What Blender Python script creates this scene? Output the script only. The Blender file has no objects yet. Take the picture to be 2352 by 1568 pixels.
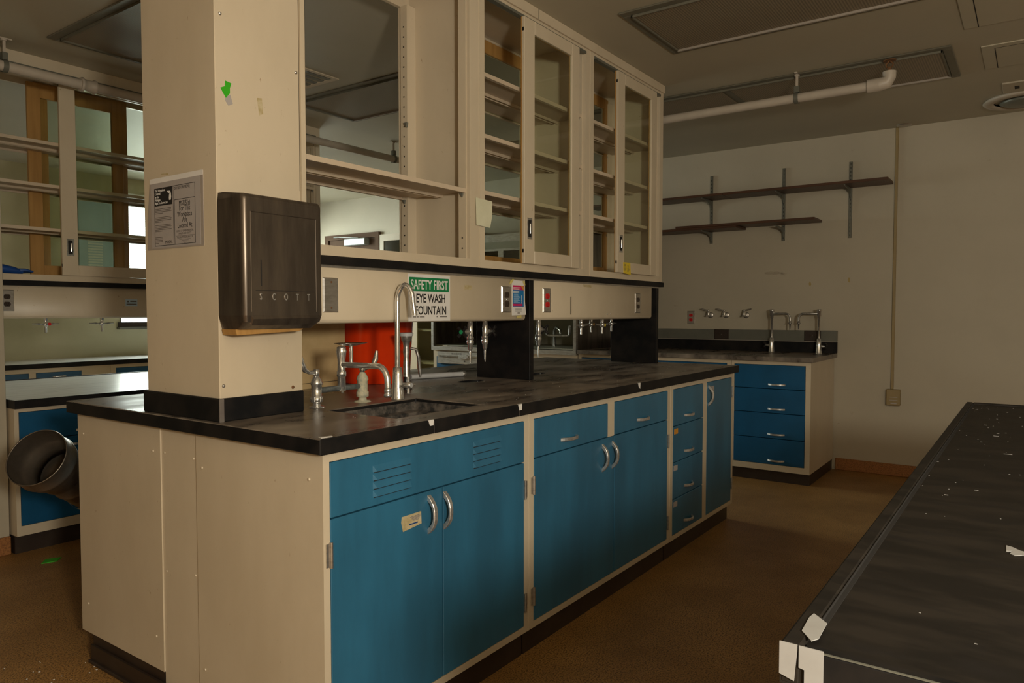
import bpy, bmesh, math, random
from mathutils import Vector, Matrix
random.seed(7)
PI = math.pi
C = bpy.context.scene.collection

# ---------------------------------------------------------------- camera, light, exposure
cam_d = bpy.data.cameras.new('camera'); cam = bpy.data.objects.new('camera', cam_d); C.objects.link(cam)
cam.location = (-1.1707, -1.4118, 1.2228)
cam.rotation_euler = (math.radians(90 - 2.2589), 0, math.radians(-54.4296))
cam_d.sensor_width = 36; cam_d.lens = 1682.39 / 2352 * 36; cam_d.clip_start = .02
bpy.context.scene.camera = cam

world = bpy.data.worlds.new('sky'); bpy.context.scene.world = world; world.use_nodes = True
bg = world.node_tree.nodes['Background']; bg.inputs[0].default_value = (.80, .90, 1.0, 1); bg.inputs[1].default_value = 2.6

def lamp(name, kind, loc, energy, col, size=.1, rot=(0, 0, 0), sy=None):
    d = bpy.data.lights.new(name, kind); d.energy = energy; d.color = col
    if kind == 'AREA':
        d.size = size
        if sy: d.shape = 'RECTANGLE'; d.size_y = sy
    else: d.shadow_soft_size = size
    o = bpy.data.objects.new(name, d); o.location = loc; o.rotation_euler = rot; C.objects.link(o); return o
KEY = lamp('work_lamp', 'POINT', (-1.32, -2.5, 1.50), 215, (1, .93, .77), .13)
FILL = lamp('added_fill', 'AREA', (-1.2, -3.8, 2.3), 30, (1, .90, .76), 2.0, (math.radians(60), 0, math.radians(-25)))  # soft fill added behind the camera, not a lamp of the room
WIN = lamp('window_daylight', 'AREA', (3.55, 6.75, 2.2), 400, (.95, 1.0, .86), 2.6, (math.radians(-68), 0, 0), 1.8)
vs = bpy.context.scene.view_settings
vs.view_transform = 'Standard'; vs.look = 'None'; vs.gamma = 1; vs.use_curve_mapping = False; vs.exposure = 0.0
bpy.context.scene.cycles.max_bounces = 8
bpy.context.scene.cycles.transparent_max_bounces = 16
bpy.context.scene.cycles.sample_clamp_indirect = 4

# ---------------------------------------------------------------- materials
def mat(name, col, rough=.5, metal=0., col2=None, scale=6., amt=.5, bump=0., bscale=40., spec=.5, stretch=(1, 1, 1), lo=.4, hi=.65,
        col3=None, scale3=30., lo3=.6, hi3=.7, rough2=None, coat=0.):
    m = bpy.data.materials.new(name); m.use_nodes = True; nt = m.node_tree; b = nt.nodes['Principled BSDF']
    b.inputs['Base Color'].default_value = (*col, 1); b.inputs['Roughness'].default_value = rough; b.inputs['Metallic'].default_value = metal
    b.inputs['Specular IOR Level'].default_value = spec
    if coat: b.inputs['Coat Weight'].default_value = coat; b.inputs['Coat Roughness'].default_value = .15
    tc = nt.nodes.new('ShaderNodeTexCoord'); mp = nt.nodes.new('ShaderNodeMapping'); mp.inputs['Scale'].default_value = stretch
    nt.links.new(tc.outputs['Object'], mp.inputs[0])
    def noise(sc, l, h):
        n = nt.nodes.new('ShaderNodeTexNoise'); n.inputs['Scale'].default_value = sc; n.inputs['Detail'].default_value = 6; n.inputs['Roughness'].default_value = .62
        r = nt.nodes.new('ShaderNodeMapRange'); r.inputs[1].default_value = l; r.inputs[2].default_value = h
        nt.links.new(mp.outputs[0], n.inputs['Vector']); nt.links.new(n.outputs['Fac'], r.inputs[0]); return r.outputs[0]
    last = None
    if col2 is not None:
        f = noise(scale, lo, hi)
        mx = nt.nodes.new('ShaderNodeMix'); mx.data_type = 'RGBA'; mx.inputs[6].default_value = (*col, 1); mx.inputs[7].default_value = (*col2, 1)
        mu = nt.nodes.new('ShaderNodeMath'); mu.operation = 'MULTIPLY'; mu.inputs[1].default_value = amt
        nt.links.new(f, mu.inputs[0]); nt.links.new(mu.outputs[0], mx.inputs[0]); last = mx.outputs[2]
        if rough2 is not None:
            mr = nt.nodes.new('ShaderNodeMapRange'); mr.inputs[3].default_value = rough; mr.inputs[4].default_value = rough2
            nt.links.new(f, mr.inputs[0]); nt.links.new(mr.outputs[0], b.inputs['Roughness'])
    if col3 is not None:
        f = noise(scale3, lo3, hi3)
        mx = nt.nodes.new('ShaderNodeMix'); mx.data_type = 'RGBA'; mx.inputs[7].default_value = (*col3, 1)
        if last: nt.links.new(last, mx.inputs[6])
        else: mx.inputs[6].default_value = (*col, 1)
        nt.links.new(f, mx.inputs[0]); last = mx.outputs[2]
    if last: nt.links.new(last, b.inputs['Base Color'])
    if bump:
        n = nt.nodes.new('ShaderNodeTexNoise'); n.inputs['Scale'].default_value = bscale; n.inputs['Detail'].default_value = 4
        nt.links.new(mp.outputs[0], n.inputs['Vector'])
        bp = nt.nodes.new('ShaderNodeBump'); bp.inputs['Strength'].default_value = bump; bp.inputs['Distance'].default_value = .004
        nt.links.new(n.outputs['Fac'], bp.inputs['Height']); nt.links.new(bp.outputs[0], b.inputs['Normal'])
    return m
M = {}
M['cream'] = mat('cream_enamel', (.60, .505, .375), .38, col2=(.50, .41, .29), scale=3, amt=.55, stretch=(1, 1, .5), col3=(.33, .22, .12), scale3=70, lo3=.68, hi3=.75, bump=.04, bscale=14)
M['cream_in'] = mat('cream_enamel_inside', (.58, .47, .35), .45, col2=(.50, .40, .28), scale=4, amt=.4)
M['blue'] = mat('blue_enamel', (.030, .145, .255), .36, col2=(.022, .098, .172), scale=2.2, amt=.75, stretch=(2.2, 2.2, .5), lo=.42, hi=.62, col3=(.08, .24, .34), scale3=55, lo3=.76, hi3=.84, bump=.03, bscale=9)
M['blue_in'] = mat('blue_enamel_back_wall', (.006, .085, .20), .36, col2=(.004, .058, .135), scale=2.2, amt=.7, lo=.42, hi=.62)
M['top'] = mat('black_stone_top', (.080, .064, .052), .26, col2=(.33, .27, .215), scale=4.2, amt=.8, stretch=(.55, 1.5, 1), lo=.40, hi=.66, rough2=.42, col3=(.20, .155, .115), scale3=24, lo3=.63, hi3=.78)
M['edge'] = mat('black_stone', (.007, .0072, .008), .5, spec=.16, col2=(.030, .024, .020), scale=8, amt=.5, col3=(.09, .07, .05), scale3=90, lo3=.72, hi3=.8)
M['dusty_top'] = mat('worn_black_top', (.010, .0082, .0068), .55, spec=.25, col2=(.028, .0215, .016), scale=7, amt=.55, stretch=(2.2, .8, 1), lo=.42, hi=.6, rough2=.62, col3=(.012, .010, .009), scale3=9, lo3=.55, hi3=.68)
M['basin'] = mat('stained_black_sink', (.022, .021, .020), .6, col2=(.17, .14, .115), scale=26, amt=.7, lo=.42, hi=.62)
M['pale_top'] = mat('pale_glare_top', (.90, .90, .92), .2, col2=(.76, .76, .79), scale=6, amt=.7, stretch=(.3, 3, 1), lo=.42, hi=.6)  # near-white colour stands in for window glare on the worktops
M['kick'] = mat('dark_vinyl_base', (.028, .017, .012), .45, col2=(.05, .035, .025), scale=10)
M['cork'] = mat('speckled_brown_base', (.36, .15, .045), .5, col2=(.20, .08, .025), scale=120, amt=.9, lo=.45, hi=.6)
M['floor'] = mat('speckled_brown_floor', (.42, .225, .068), .40, col2=(.24, .122, .036), scale=2.3, amt=.8, lo=.35, hi=.68, rough2=.5, col3=(.12, .060, .018), scale3=170, lo3=.47, hi3=.60, bump=.05, bscale=60)
M['wall'] = mat('cream_wall_paint', (.46, .405, .31), .6, col2=(.41, .36, .275), scale=1.6, amt=.7, col3=(.33, .27, .19), scale3=12, lo3=.68, hi3=.8, bump=.03, bscale=90)
M['wall_green'] = mat('pale_green_wall_paint', (.45, .44, .28), .6, col2=(.40, .40, .26), scale=1.6, amt=.7)
M['wall_tan'] = mat('tan_wall_paint', (.50, .46, .30), .6, col2=(.45, .41, .27), scale=1.6, amt=.7)
M['ceil'] = mat('cream_ceiling_paint', (.45, .405, .305), .55, col2=(.40, .36, .27), scale=1.2, amt=.7)
M['chrome'] = mat('chrome', (.78, .77, .75), .15, .88, col2=(.42, .40, .37), scale=60, amt=.6, lo=.5, hi=.7, rough2=.35)
M['chrome_dull'] = mat('dull_chrome', (.60, .59, .57), .30, .85, col2=(.22, .20, .18), scale=50, amt=.7)
M['steel'] = mat('brushed_steel', (.56, .53, .49), .36, .85, col2=(.34, .29, .25), scale=20, amt=.6, stretch=(1, 1, 4))
M['dark_steel'] = mat('tarnished_steel', (.215, .175, .14), .32, .84, col2=(.095, .078, .064), scale=5, amt=.8, stretch=(3, 3, .5), lo=.4, hi=.62, rough2=.42, col3=(.42, .27, .13), scale3=60, lo3=.74, hi3=.82)
M['duct'] = mat('galvanised_duct', (.30, .25, .20), .32, .85, col2=(.17, .14, .11), scale=9, amt=.8, rough2=.45)
M['alu'] = mat('worn_aluminium', (.74, .73, .72), .34, .8, col2=(.36, .33, .30), scale=60, amt=.7)
M['lime'] = mat('limescale', (.52, .47, .33), .8, col2=(.30, .32, .27), scale=70, amt=.8, bump=.5, bscale=120)
M['pipe_grey'] = mat('grey_metal_pipe', (.20, .22, .22), .5, .6, col2=(.10, .11, .11), scale=60, amt=.8, bump=.3, bscale=120)
M['wood'] = mat('orange_wood', (.46, .25, .075), .5, col2=(.34, .17, .045), scale=5, amt=.8, stretch=(6, 6, .4))
M['wood_dark'] = mat('dark_wood_board', (.085, .034, .014), .45, col2=(.045, .018, .008), scale=6, amt=.8, stretch=(8, .5, 8))
M['door_brown'] = mat('brown_door', (.10, .062, .042), .85, spec=.15, col2=(.08, .05, .035), scale=4)
M['white'] = mat('white_paper', (.72, .69, .66), .7, col2=(.62, .59, .55), scale=9, amt=.5)
M['paper_y'] = mat('cream_paper', (.66, .64, .47), .8, col2=(.56, .54, .38), scale=20, amt=.5)
M['grey_paper'] = mat('greyed_paper', (.38, .345, .33), .55, col2=(.36, .32, .30), scale=6, amt=.6)
M['sleeve'] = mat('plastic_sleeve', (.36, .31, .27), .3, col2=(.28, .24, .21), scale=9, amt=.5)
M['tape_white'] = mat('lamp_compensated_white_tape', (.34, .33, .32), .6, col2=(.29, .275, .26), scale=30)  # white tape, base colour darkened to offset the close work lamp
M['closer'] = mat('silver_closer_paint', (.27, .29, .29), .45, .3, col2=(.22, .24, .24), scale=9)
M['ink'] = mat('black_ink', (.012, .010, .010), .6, col2=(.02, .018, .016), scale=20)
M['grey_ink'] = mat('grey_ink', (.12, .10, .09), .6, col2=(.16, .14, .12), scale=60)
M['green'] = mat('green_print', (.006, .20, .065), .5, col2=(.005, .17, .055), scale=9)
M['green_tape'] = mat('bright_green_tape', (.035, .40, .008), .5, col2=(.03, .34, .006), scale=20)
M['pink'] = mat('magenta_print', (.55, .012, .12), .45, col2=(.48, .01, .10), scale=20)
M['lblue'] = mat('blue_print', (.006, .17, .42), .45, col2=(.005, .12, .34), scale=20)
M['navy'] = mat('navy_print', (.008, .05, .20), .45, col2=(.006, .04, .16), scale=20)
M['orange'] = mat('orange_sticker', (.62, .28, .03), .6, col2=(.52, .22, .02), scale=20)
M['yellow'] = mat('yellow_sticker', (.70, .52, .03), .6, col2=(.60, .43, .02), scale=20)
M['tape_tan'] = mat('aged_tape', (.42, .33, .17), .4, col2=(.60, .52, .36), scale=50, amt=.7)
M['tape_y'] = mat('yellowed_tape', (.62, .52, .16), .5, col2=(.5, .42, .2), scale=40)
M['red'] = mat('red_plastic', (.95, .055, .006), .22, coat=.6, col2=(.78, .028, .004), scale=4, amt=.5)
M['red_dev'] = mat('red_outlet_plastic', (.62, .010, .010), .4, col2=(.5, .008, .008), scale=20)
M['brown_dev'] = mat('brown_outlet_plastic', (.035, .022, .016), .35, col2=(.05, .03, .02), scale=20)
M['black'] = mat('black_plastic', (.012, .011, .011), .35, col2=(.02, .018, .016), scale=30)
M['white_pl'] = mat('grey_white_plastic', (.52, .52, .52), .4, col2=(.44, .44, .44), scale=20)
M['green_dot'] = mat('green_index', (.02, .30, .12), .35, col2=(.015, .25, .10), scale=20)
M['cardboard'] = mat('tan_fibreboard', (.56, .40, .20), .6, col2=(.46, .32, .15), scale=9, amt=.7, col3=(.16, .10, .05), scale3=40, lo3=.74, hi3=.82)
M['light_frame'] = mat('grey_light_frame', (.17, .16, .12), .5, .2, col2=(.13, .12, .09), scale=9)
M['light_rim'] = mat('pale_light_rim', (.40, .35, .30), .4, .2, col2=(.33, .29, .25), scale=9)
M['pipe_paint'] = mat('painted_pipe', (.47, .41, .34), .45, col2=(.40, .34, .28), scale=12)
M['grey_metal'] = mat('grey_green_metal', (.17, .17, .14), .4, .3, col2=(.13, .13, .11), scale=9)
M['tan_box'] = mat('tan_metal_box', (.30, .22, .10), .45, col2=(.25, .18, .08), scale=9)
M['hood_dark'] = mat('dark_hood_lining', (.34, .33, .26), .4, .1, col2=(.26, .25, .20), scale=5)
M['blind'] = mat('white_blind', (.80, .82, .84), .5, col2=(.74, .76, .78), scale=9)
M['blue_glove'] = mat('blue_rubber', (.01, .06, .25), .35, col2=(.008, .045, .19), scale=30)
M['gap'] = mat('dark_gap', (.010, .008, .007), .8, col2=(.015, .012, .01), scale=20)
M['pale_blue'] = mat('pale_blue_shade', (.46, .60, .74), .35, col2=(.42, .56, .70), scale=4)
M['rust'] = mat('rust', (.14, .06, .02), .8, col2=(.22, .10, .03), scale=60)

def glass_mat(name, tint, gl=.5, rough=.02):
    m = bpy.data.materials.new(name); m.use_nodes = True; nt = m.node_tree; nt.nodes.remove(nt.nodes['Principled BSDF'])
    out = nt.nodes['Material Output']; t = nt.nodes.new('ShaderNodeBsdfTransparent'); t.inputs[0].default_value = (*tint, 1)
    g = nt.nodes.new('ShaderNodeBsdfGlossy'); g.inputs['Roughness'].default_value = rough; g.inputs[0].default_value = (1, 1, 1, 1)
    fr = nt.nodes.new('ShaderNodeFresnel'); fr.inputs[0].default_value = 1.45
    ge = nt.nodes.new('ShaderNodeNewGeometry'); sb = nt.nodes.new('ShaderNodeMath'); sb.operation = 'SUBTRACT'; sb.inputs[0].default_value = gl; sb.use_clamp = True
    bf = nt.nodes.new('ShaderNodeMath'); bf.operation = 'MULTIPLY'; bf.inputs[1].default_value = 2; nt.links.new(ge.outputs['Backfacing'], bf.inputs[0]); nt.links.new(bf.outputs[0], sb.inputs[1])
    mu = nt.nodes.new('ShaderNodeMath'); mu.operation = 'MULTIPLY'; nt.links.new(sb.outputs[0], mu.inputs[1])
    mx = nt.nodes.new('ShaderNodeMixShader'); nt.links.new(fr.outputs[0], mu.inputs[0]); nt.links.new(mu.outputs[0], mx.inputs[0])
    nt.links.new(t.outputs[0], mx.inputs[1]); nt.links.new(g.outputs[0], mx.inputs[2]); nt.links.new(mx.outputs[0], out.inputs[0]); return m
M['glass'] = glass_mat('cabinet_glass', (.91, .93, .88), .8)
M['glass_dirty'] = glass_mat('dusty_cabinet_glass', (.80, .82, .74), .7, .10)
M['win_glass'] = glass_mat('window_glass', (.95, .97, .97))

def ribbed(name, col, col2, freq, axis=0):
    m = mat(name, col, .5); nt = m.node_tree; b = nt.nodes['Principled BSDF']
    tc = nt.nodes.new('ShaderNodeTexCoord'); w = nt.nodes.new('ShaderNodeTexWave'); w.inputs['Scale'].default_value = freq
    w.bands_direction = 'XYZ'[axis]; nt.links.new(tc.outputs['Object'], w.inputs[0])
    mx = nt.nodes.new('ShaderNodeMix'); mx.data_type = 'RGBA'; mx.inputs[6].default_value = (*col, 1); mx.inputs[7].default_value = (*col2, 1)
    nt.links.new(w.outputs['Fac'], mx.inputs[0]); nt.links.new(mx.outputs[2], b.inputs['Base Color'])
    bp = nt.nodes.new('ShaderNodeBump'); bp.inputs['Strength'].default_value = .4; nt.links.new(w.outputs['Fac'], bp.inputs['Height']); nt.links.new(bp.outputs[0], b.inputs['Normal'])
    return m
M['diffuser'] = ribbed('ribbed_light_lens', (.27, .215, .145), (.17, .135, .09), 26, 1)

# ---------------------------------------------------------------- mesh helpers
class MB:
    def __init__(s): s.v = []; s.f = []; s.sm = []
    def add(s, vs, fs, smooth=False):
        n = len(s.v); s.v += [tuple(v) for v in vs]
        for f in fs: s.f.append([i + n for i in f]); s.sm.append(smooth)
        return s
    def box(s, x0, x1, y0, y1, z0, z1):
        x0, x1 = min(x0, x1), max(x0, x1); y0, y1 = min(y0, y1), max(y0, y1); z0, z1 = min(z0, z1), max(z0, z1)
        return s.add([(x0, y0, z0), (x1, y0, z0), (x1, y1, z0), (x0, y1, z0), (x0, y0, z1), (x1, y0, z1), (x1, y1, z1), (x0, y1, z1)],
                     [(0, 3, 2, 1), (4, 5, 6, 7), (0, 1, 5, 4), (1, 2, 6, 5), (2, 3, 7, 6), (3, 0, 4, 7)])
    def loft(s, rings, caps=True, smooth=True, closed=False):
        n = len(rings[0]); vs = [v for r in rings for v in r]; fs = []
        m = len(rings)
        for i in range(m - (0 if closed else 1)):
            a, b = i * n, ((i + 1) % m) * n
            for k in range(n): fs.append((a + k, a + (k + 1) % n, b + (k + 1) % n, b + k))
        s.add(vs, fs, smooth)
        if caps and not closed:
            s.add(rings[0], [tuple(reversed(range(n)))]); s.add(rings[-1], [tuple(range(n))])
        return s
    def frame(s, d):
        d = Vector(d).normalized(); up = Vector((0, 0, 1)) if abs(d.z) < .9 else Vector((1, 0, 0))
        a = d.cross(up).normalized(); b = a.cross(d).normalized(); return a, b
    def lathe(s, prof, o=(0, 0, 0), d=(0, 0, 1), n=20, smooth=True, caps=True):
        o = Vector(o); dd = Vector(d).normalized(); a, b = s.frame(dd); rings = []
        for r, h in prof:
            r = max(r, 1e-4)
            rings.append([o + dd * h + (a * math.cos(2 * PI * k / n) - b * math.sin(2 * PI * k / n)) * r for k in range(n)])
        return s.loft(rings, caps, smooth)
    def cyl(s, p0, p1, r0, r1=None, n=16):
        p0 = Vector(p0); p1 = Vector(p1); r1 = r0 if r1 is None else r1
        return s.lathe([(r0, 0), (r1, (p1 - p0).length)], p0, p1 - p0, n)
    def tube(s, pts, r, n=12):
        pts = [Vector(p) for p in pts]; rs = r if isinstance(r, (list, tuple)) else [r] * len(pts); rings = []; pa = None
        for i, p in enumerate(pts):
            d = (pts[min(i + 1, len(pts) - 1)] - pts[max(i - 1, 0)]).normalized()
            if pa is None: a, b = s.frame(d)
            else:
                a = (pa - d * pa.dot(d)).normalized(); b = a.cross(d).normalized()
            pa = a
            rings.append([p + (a * math.cos(2 * PI * k / n) - b * math.sin(2 * PI * k / n)) * rs[i] for k in range(n)])
        return s.loft(rings)
    def prism(s, poly, plane, lo, hi):
        def P(a, b, c):
            return {'xz': (a, c, b), 'yz': (c, a, b), 'xy': (a, b, c)}[plane]
        n = len(poly); v = [P(a, b, lo) for a, b in poly] + [P(a, b, hi) for a, b in poly]
        f = [tuple(range(n)), tuple(reversed(range(n, 2 * n)))] + [(i, i + n, (i + 1) % n + n, (i + 1) % n) for i in range(n)]
        return s.add(v, f)
    def sphere(s, o, r, n=14, sq=1.):
        return s.lathe([(r * math.sin(PI * k / 8), -r * sq * math.cos(PI * k / 8)) for k in range(9)], o, (0, 0, 1), n)
    def hexnut(s, o, r, h, d=(0, 0, 1)): return s.lathe([(r, 0), (r, h)], o, d, 6, False)
    def xf(s, mtx):
        s.v = [tuple(mtx @ Vector(v)) for v in s.v]; return s
    def build(s, name, m, parent=None, bevel=0., world=True, seg=1):
        me = bpy.data.meshes.new(name)
        off = Vector((0, 0, 0))
        if parent is not None and world:
            r = parent
            while r.parent: r = r.parent
            off = Vector(r.location)
        me.from_pydata([tuple(Vector(v) - off) for v in s.v], [], s.f); me.validate()
        bm = bmesh.new(); bm.from_mesh(me); bmesh.ops.recalc_face_normals(bm, faces=bm.faces); bm.to_mesh(me); bm.free()
        if len(me.polygons) == len(s.sm):
            for p, q in zip(me.polygons, s.sm): p.use_smooth = q
        me.materials.append(M[m] if isinstance(m, str) else m)
        o = bpy.data.objects.new(name, me); C.objects.link(o)
        if parent is not None: o.parent = parent
        if bevel:
            b = o.modifiers.new('bevel', 'BEVEL'); b.width = bevel; b.segments = seg; b.limit_method = 'ANGLE'; b.angle_limit = math.radians(50)
        return o
def B(*a): return MB().box(*a)
def tag(o, label, cat, group=None, kind=None):
    o['label'] = label; o['category'] = cat
    if group: o['group'] = group
    if kind: o['kind'] = kind
    return o
def struct(o): o['kind'] = 'structure'; return o
def thing(name, label, cat, loc=(0, 0, 0), rz=0, group=None):
    o = bpy.data.objects.new(name, None); o.empty_display_size = .05; C.objects.link(o); o.location = loc; o.rotation_euler = (0, 0, rz)
    return tag(o, label, cat, group)
def dup(root, loc, rz=None, label=None, group=None):
    def cp(o, par):
        c = o.copy(); C.objects.link(c)
        if par is not None: c.parent = par; c.matrix_parent_inverse = o.matrix_parent_inverse.copy()
        for ch in list(o.children): cp(ch, c)
        return c
    r = cp(root, None); r.location = loc
    if rz is not None: r.rotation_euler = (0, 0, rz)
    if label: r['label'] = label
    if group: r['group'] = group
    return r
def text(s, name, m, parent, loc, size, face='-y', sx=1., bold=0., ext=.0004, align='LEFT', world=True):
    cu = bpy.data.curves.new(name, 'FONT'); cu.body = s; cu.size = size; cu.extrude = ext; cu.align_x = align; cu.offset = bold; cu.resolution_u = 3
    t = bpy.data.objects.new(name + '_tmp', cu); C.objects.link(t); bpy.context.view_layer.update()
    me = bpy.data.meshes.new_from_object(t.evaluated_get(bpy.context.evaluated_depsgraph_get())); bpy.data.objects.remove(t); bpy.data.curves.remove(cu)
    R = Matrix.Rotation(PI / 2, 4, 'X') @ Matrix.Diagonal((sx, 1, 1, 1))
    if face == '-x': R = Matrix.Rotation(-PI / 2, 4, 'Z') @ R
    off = Vector((0, 0, 0))
    if world and parent is not None:
        r = parent
        while r.parent: r = r.parent
        off = Vector(r.location)
    me.transform(Matrix.Translation(Vector(loc) - off) @ R); me.materials.clear(); me.materials.append(M[m]); me.name = name
    o = bpy.data.objects.new(name, me); C.objects.link(o)
    if parent is not None: o.parent = parent
    return o
def cut(o, cutters):
    for c in cutters:
        b = o.modifiers.new('b', 'BOOLEAN'); b.operation = 'DIFFERENCE'; b.object = c; b.solver = 'EXACT'
    bpy.context.view_layer.update()
    me = bpy.data.meshes.new_from_object(o.evaluated_get(bpy.context.evaluated_depsgraph_get()))
    o.modifiers.clear(); o.data = me
    for c in cutters: bpy.data.objects.remove(c)
    return o
def oval(cx, cy, rx, ry, z0, z1, n=24):
    return MB().prism([(cx + rx * math.cos(2 * PI * k / n), cy + ry * math.sin(2 * PI * k / n)) for k in range(n)], 'xy', z0, z1)
def grid_frame(mb, u0, u1, z0, z1, holes, d0, d1):
    us = sorted({u0, u1, *[h[0] for h in holes], *[h[1] for h in holes]}); zs = sorted({z0, z1, *[h[2] for h in holes], *[h[3] for h in holes]})
    for a, b in zip(us, us[1:]):
        run = None
        for c, d in zip(zs, zs[1:]):
            mu, mz = (a + b) / 2, (c + d) / 2
            inside = any(h[0] < mu < h[1] and h[2] < mz < h[3] for h in holes)
            if inside:
                if run: mb.box(a, b, d0, d1, *run); run = None
            else: run = (run[0], d) if run else (c, d)
        if run: mb.box(a, b, d0, d1, *run)
    return mb

# ---------------------------------------------------------------- hardware
def pull_mesh(L, P, W, vertical=True):
    """crescent pull, feet at y=0, bowed to y=-P, centred on the origin"""
    n = 10; out = []; inn = []
    for k in range(n + 1):
        t = -1 + 2 * k / n
        out.append((t * L / 2, -P * (1 - abs(t) ** 2.6)))
        inn.append((t * L / 2 * .70, -P * .74 * (1 - abs(t) ** 2.4)))
    poly = out + inn[::-1]
    m = MB()
    m.prism(poly, 'xy', -W / 2, W / 2)          # along x, bow in y, width z
    if vertical: m.v = [(z, y, x) for x, y, z in m.v]
    return m
def add_pull(parent, u, z, vertical=True, L=.118, P=.030, W=.015, d=0.):
    m = pull_mesh(L, P, W, vertical); m.v = [(x + u, y + d, zz + z) for x, y, zz in m.v]
    return m.build('handle', 'alu', parent, .0015, world=False)
def add_hinge(parent, u, z, side):
    m = MB(); m.box(u - .004, u + .004, -.007, .001, z - .032, z + .032); m.cyl((u, -.006, z - .033), (u, -.006, z + .033), .0042, n=8)
    m.box(u, u + side * .014, -.0035, -.001, z - .030, z + .030)
    return m.build('hinge', 'steel', parent, world=False)

def base_cabinet(name, label, loc, rz, w, depth, H, cells, group=None, blue='blue', z0=.096, kick=.03, frame_h=None, sides=True):
    t = thing(name, label, 'cabinet', loc, rz, group)
    b = MB(); holes = [(c[1], c[2], c[3], c[4]) for c in cells]
    # merge vertically touching cells into one opening
    grid_frame(b, 0, w, z0, H, holes, 0, .020)
    b.box(0, .012, .020, depth, z0, H); b.box(w - .012, w, .020, depth, z0, H)
    b.box(.012, w - .012, .024, depth, z0, z0 + .012); b.box(.012, w - .012, depth - .012, depth, z0 + .012, H)
    b.build('body', 'cream', t, world=False)
    B(.004, w - .004, kick, depth - .004, 0.0, z0).build('toe_kick', 'kick', t, world=False)
    for c in cells:
        k, u0, u1, c0, c1 = c[:5]; opt = c[5] if len(c) > 5 else {}
        g = .0020
        o = B(u0 + g, u1 - g, -.0012, .016, c0 + g, c1 - g).build({'door': 'door', 'drawer': 'drawer', 'panel': 'louvred_panel' if opt.get('louv') else 'front_panel'}[k], blue, t, .0016, world=False)
        if k == 'drawer' and opt.get('pull', 1):
            add_pull(o, (u0 + u1) / 2 + opt.get('pu', 0), opt.get('pz', (c0 + c1) / 2), False, opt.get('L', .112), .026, .013)
        if k == 'door':
            if 'pu' in opt: add_pull(o, opt['pu'], opt['pz'], True)
            for hz in opt.get('hz', []): add_hinge(o, opt['hu'], hz, opt['hs'])
        for (lu, lz) in opt.get('louv', []):
            for q in range(4):
                zz = lz - q * .0225; a, e = lu, lu + .146
                m = MB(); m.add([(a, -.001, zz), (e, -.001, zz), (e, -.001, zz - .0185), (a, -.001, zz - .0185), (a + .012, -.0085, zz - .0175), (e - .001, -.0085, zz - .0175)],
                                [(0, 1, 5, 4), (0, 4, 3), (1, 2, 5), (3, 4, 5, 2)])
                m.build('louvre', blue, o, world=False)
                B(a + .004, e, -.0016, -.0012, zz - .0215, zz - .0178).build('slot', 'gap', o, world=False)
    return t

def outlet(name, label, loc, rz, dev, kindz='duplex', plate='steel', w=.070, h=.114, horiz=False, cat='outlet'):
    t = thing(name, label, cat, loc, rz)
    p = MB(); W, Hh = (h, w) if horiz else (w, h)
    p.loft([[(-W / 2, 0, -Hh / 2), (W / 2, 0, -Hh / 2), (W / 2, 0, Hh / 2), (-W / 2, 0, Hh / 2)],
            [(-W / 2 + .005, -.005, -Hh / 2 + .005), (W / 2 - .005, -.005, -Hh / 2 + .005), (W / 2 - .005, -.005, Hh / 2 - .005), (-W / 2 + .005, -.005, Hh / 2 - .005)]], smooth=False)
    p.build('cover_plate', plate, t, world=False)
    if kindz == 'blank':
        for z in (-.042, .042): MB().lathe([(.0035, 0), (.003, .0012)], (0, -.005, z), (0, -1, 0), 10).build('screw', 'rust', t, world=False)
        return t
    for s in (-1, 1):
        c = s * .0195
        pts = []
        for k in range(20):
            a = 2 * PI * k / 20; x = .0165 * math.cos(a); z = max(-.0125, min(.0125, .0165 * math.sin(a)))
            pts.append((x + (c if horiz else 0), z + (0 if horiz else c)) if not horiz else (z + c, x))
        r = MB().prism(pts, 'xz', -.0075, -.004).build('receptacle', dev, t, world=False)
        m = MB()
        cx, cz = (c, 0) if horiz else (0, c)
        if horiz:
            m.box(cx - .003, cx - .001, -.0079, -.0074, cz - .0085, cz - .0035); m.box(cx - .003, cx - .001, -.0079, -.0074, cz + .0035, cz + .0085)
        else:
            m.box(cx - .0072, cx - .0052, -.0079, -.0074, cz - .002, cz + .007); m.box(cx + .0052, cx + .0072, -.0079, -.0074, cz - .002, cz + .006)
            m.lathe([(.0026, 0), (.0026, .0005)], (cx, -.0074, cz - .0075), (0, -1, 0), 8)
        m.build('slots', 'gap', r, world=False)
    MB().lathe([(.003, 0), (.002, .0012)], (0, -.005, 0), (0, -1, 0), 10).build('screw', 'chrome', t, world=False)
    return t

# ================================================================ SETTING
XW, YW, ZC = 4.93, 6.15, 2.586
XB, YB = -3.6, -4.4
struct(B(XB, XW, YB, YW, -.06, 0).build('floor', 'floor'))
struct(B(XB, XW, YB, YW, ZC, ZC + .06).build('ceiling', 'ceil'))
struct(B(XW, XW + .12, YB, YW, 0, ZC).build('wall_far', 'wall'))
struct(B(XB - .12, XB, YB, YW, 0, ZC).build('wall_behind', 'wall'))
struct(B(XB, XW, YB - .12, YB, 0, ZC).build('wall_right', 'wall'))
WX0, WX1, WZ0, WZ1 = 2.56, 4.55, 1.075, 2.40
VX0, VX1, VZ0 = 2.17, 2.46, 1.42
wl = MB(); grid_frame(wl, XB, XW, 0, ZC, [(WX0, WX1, WZ0, WZ1)], YW, YW + .12)
struct(wl.build('wall_left', 'wall_tan'))
struct(B(XW - .012, XW, YB, -.16, 0, .09).build('baseboard_far', 'cork', bevel=.004))
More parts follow.
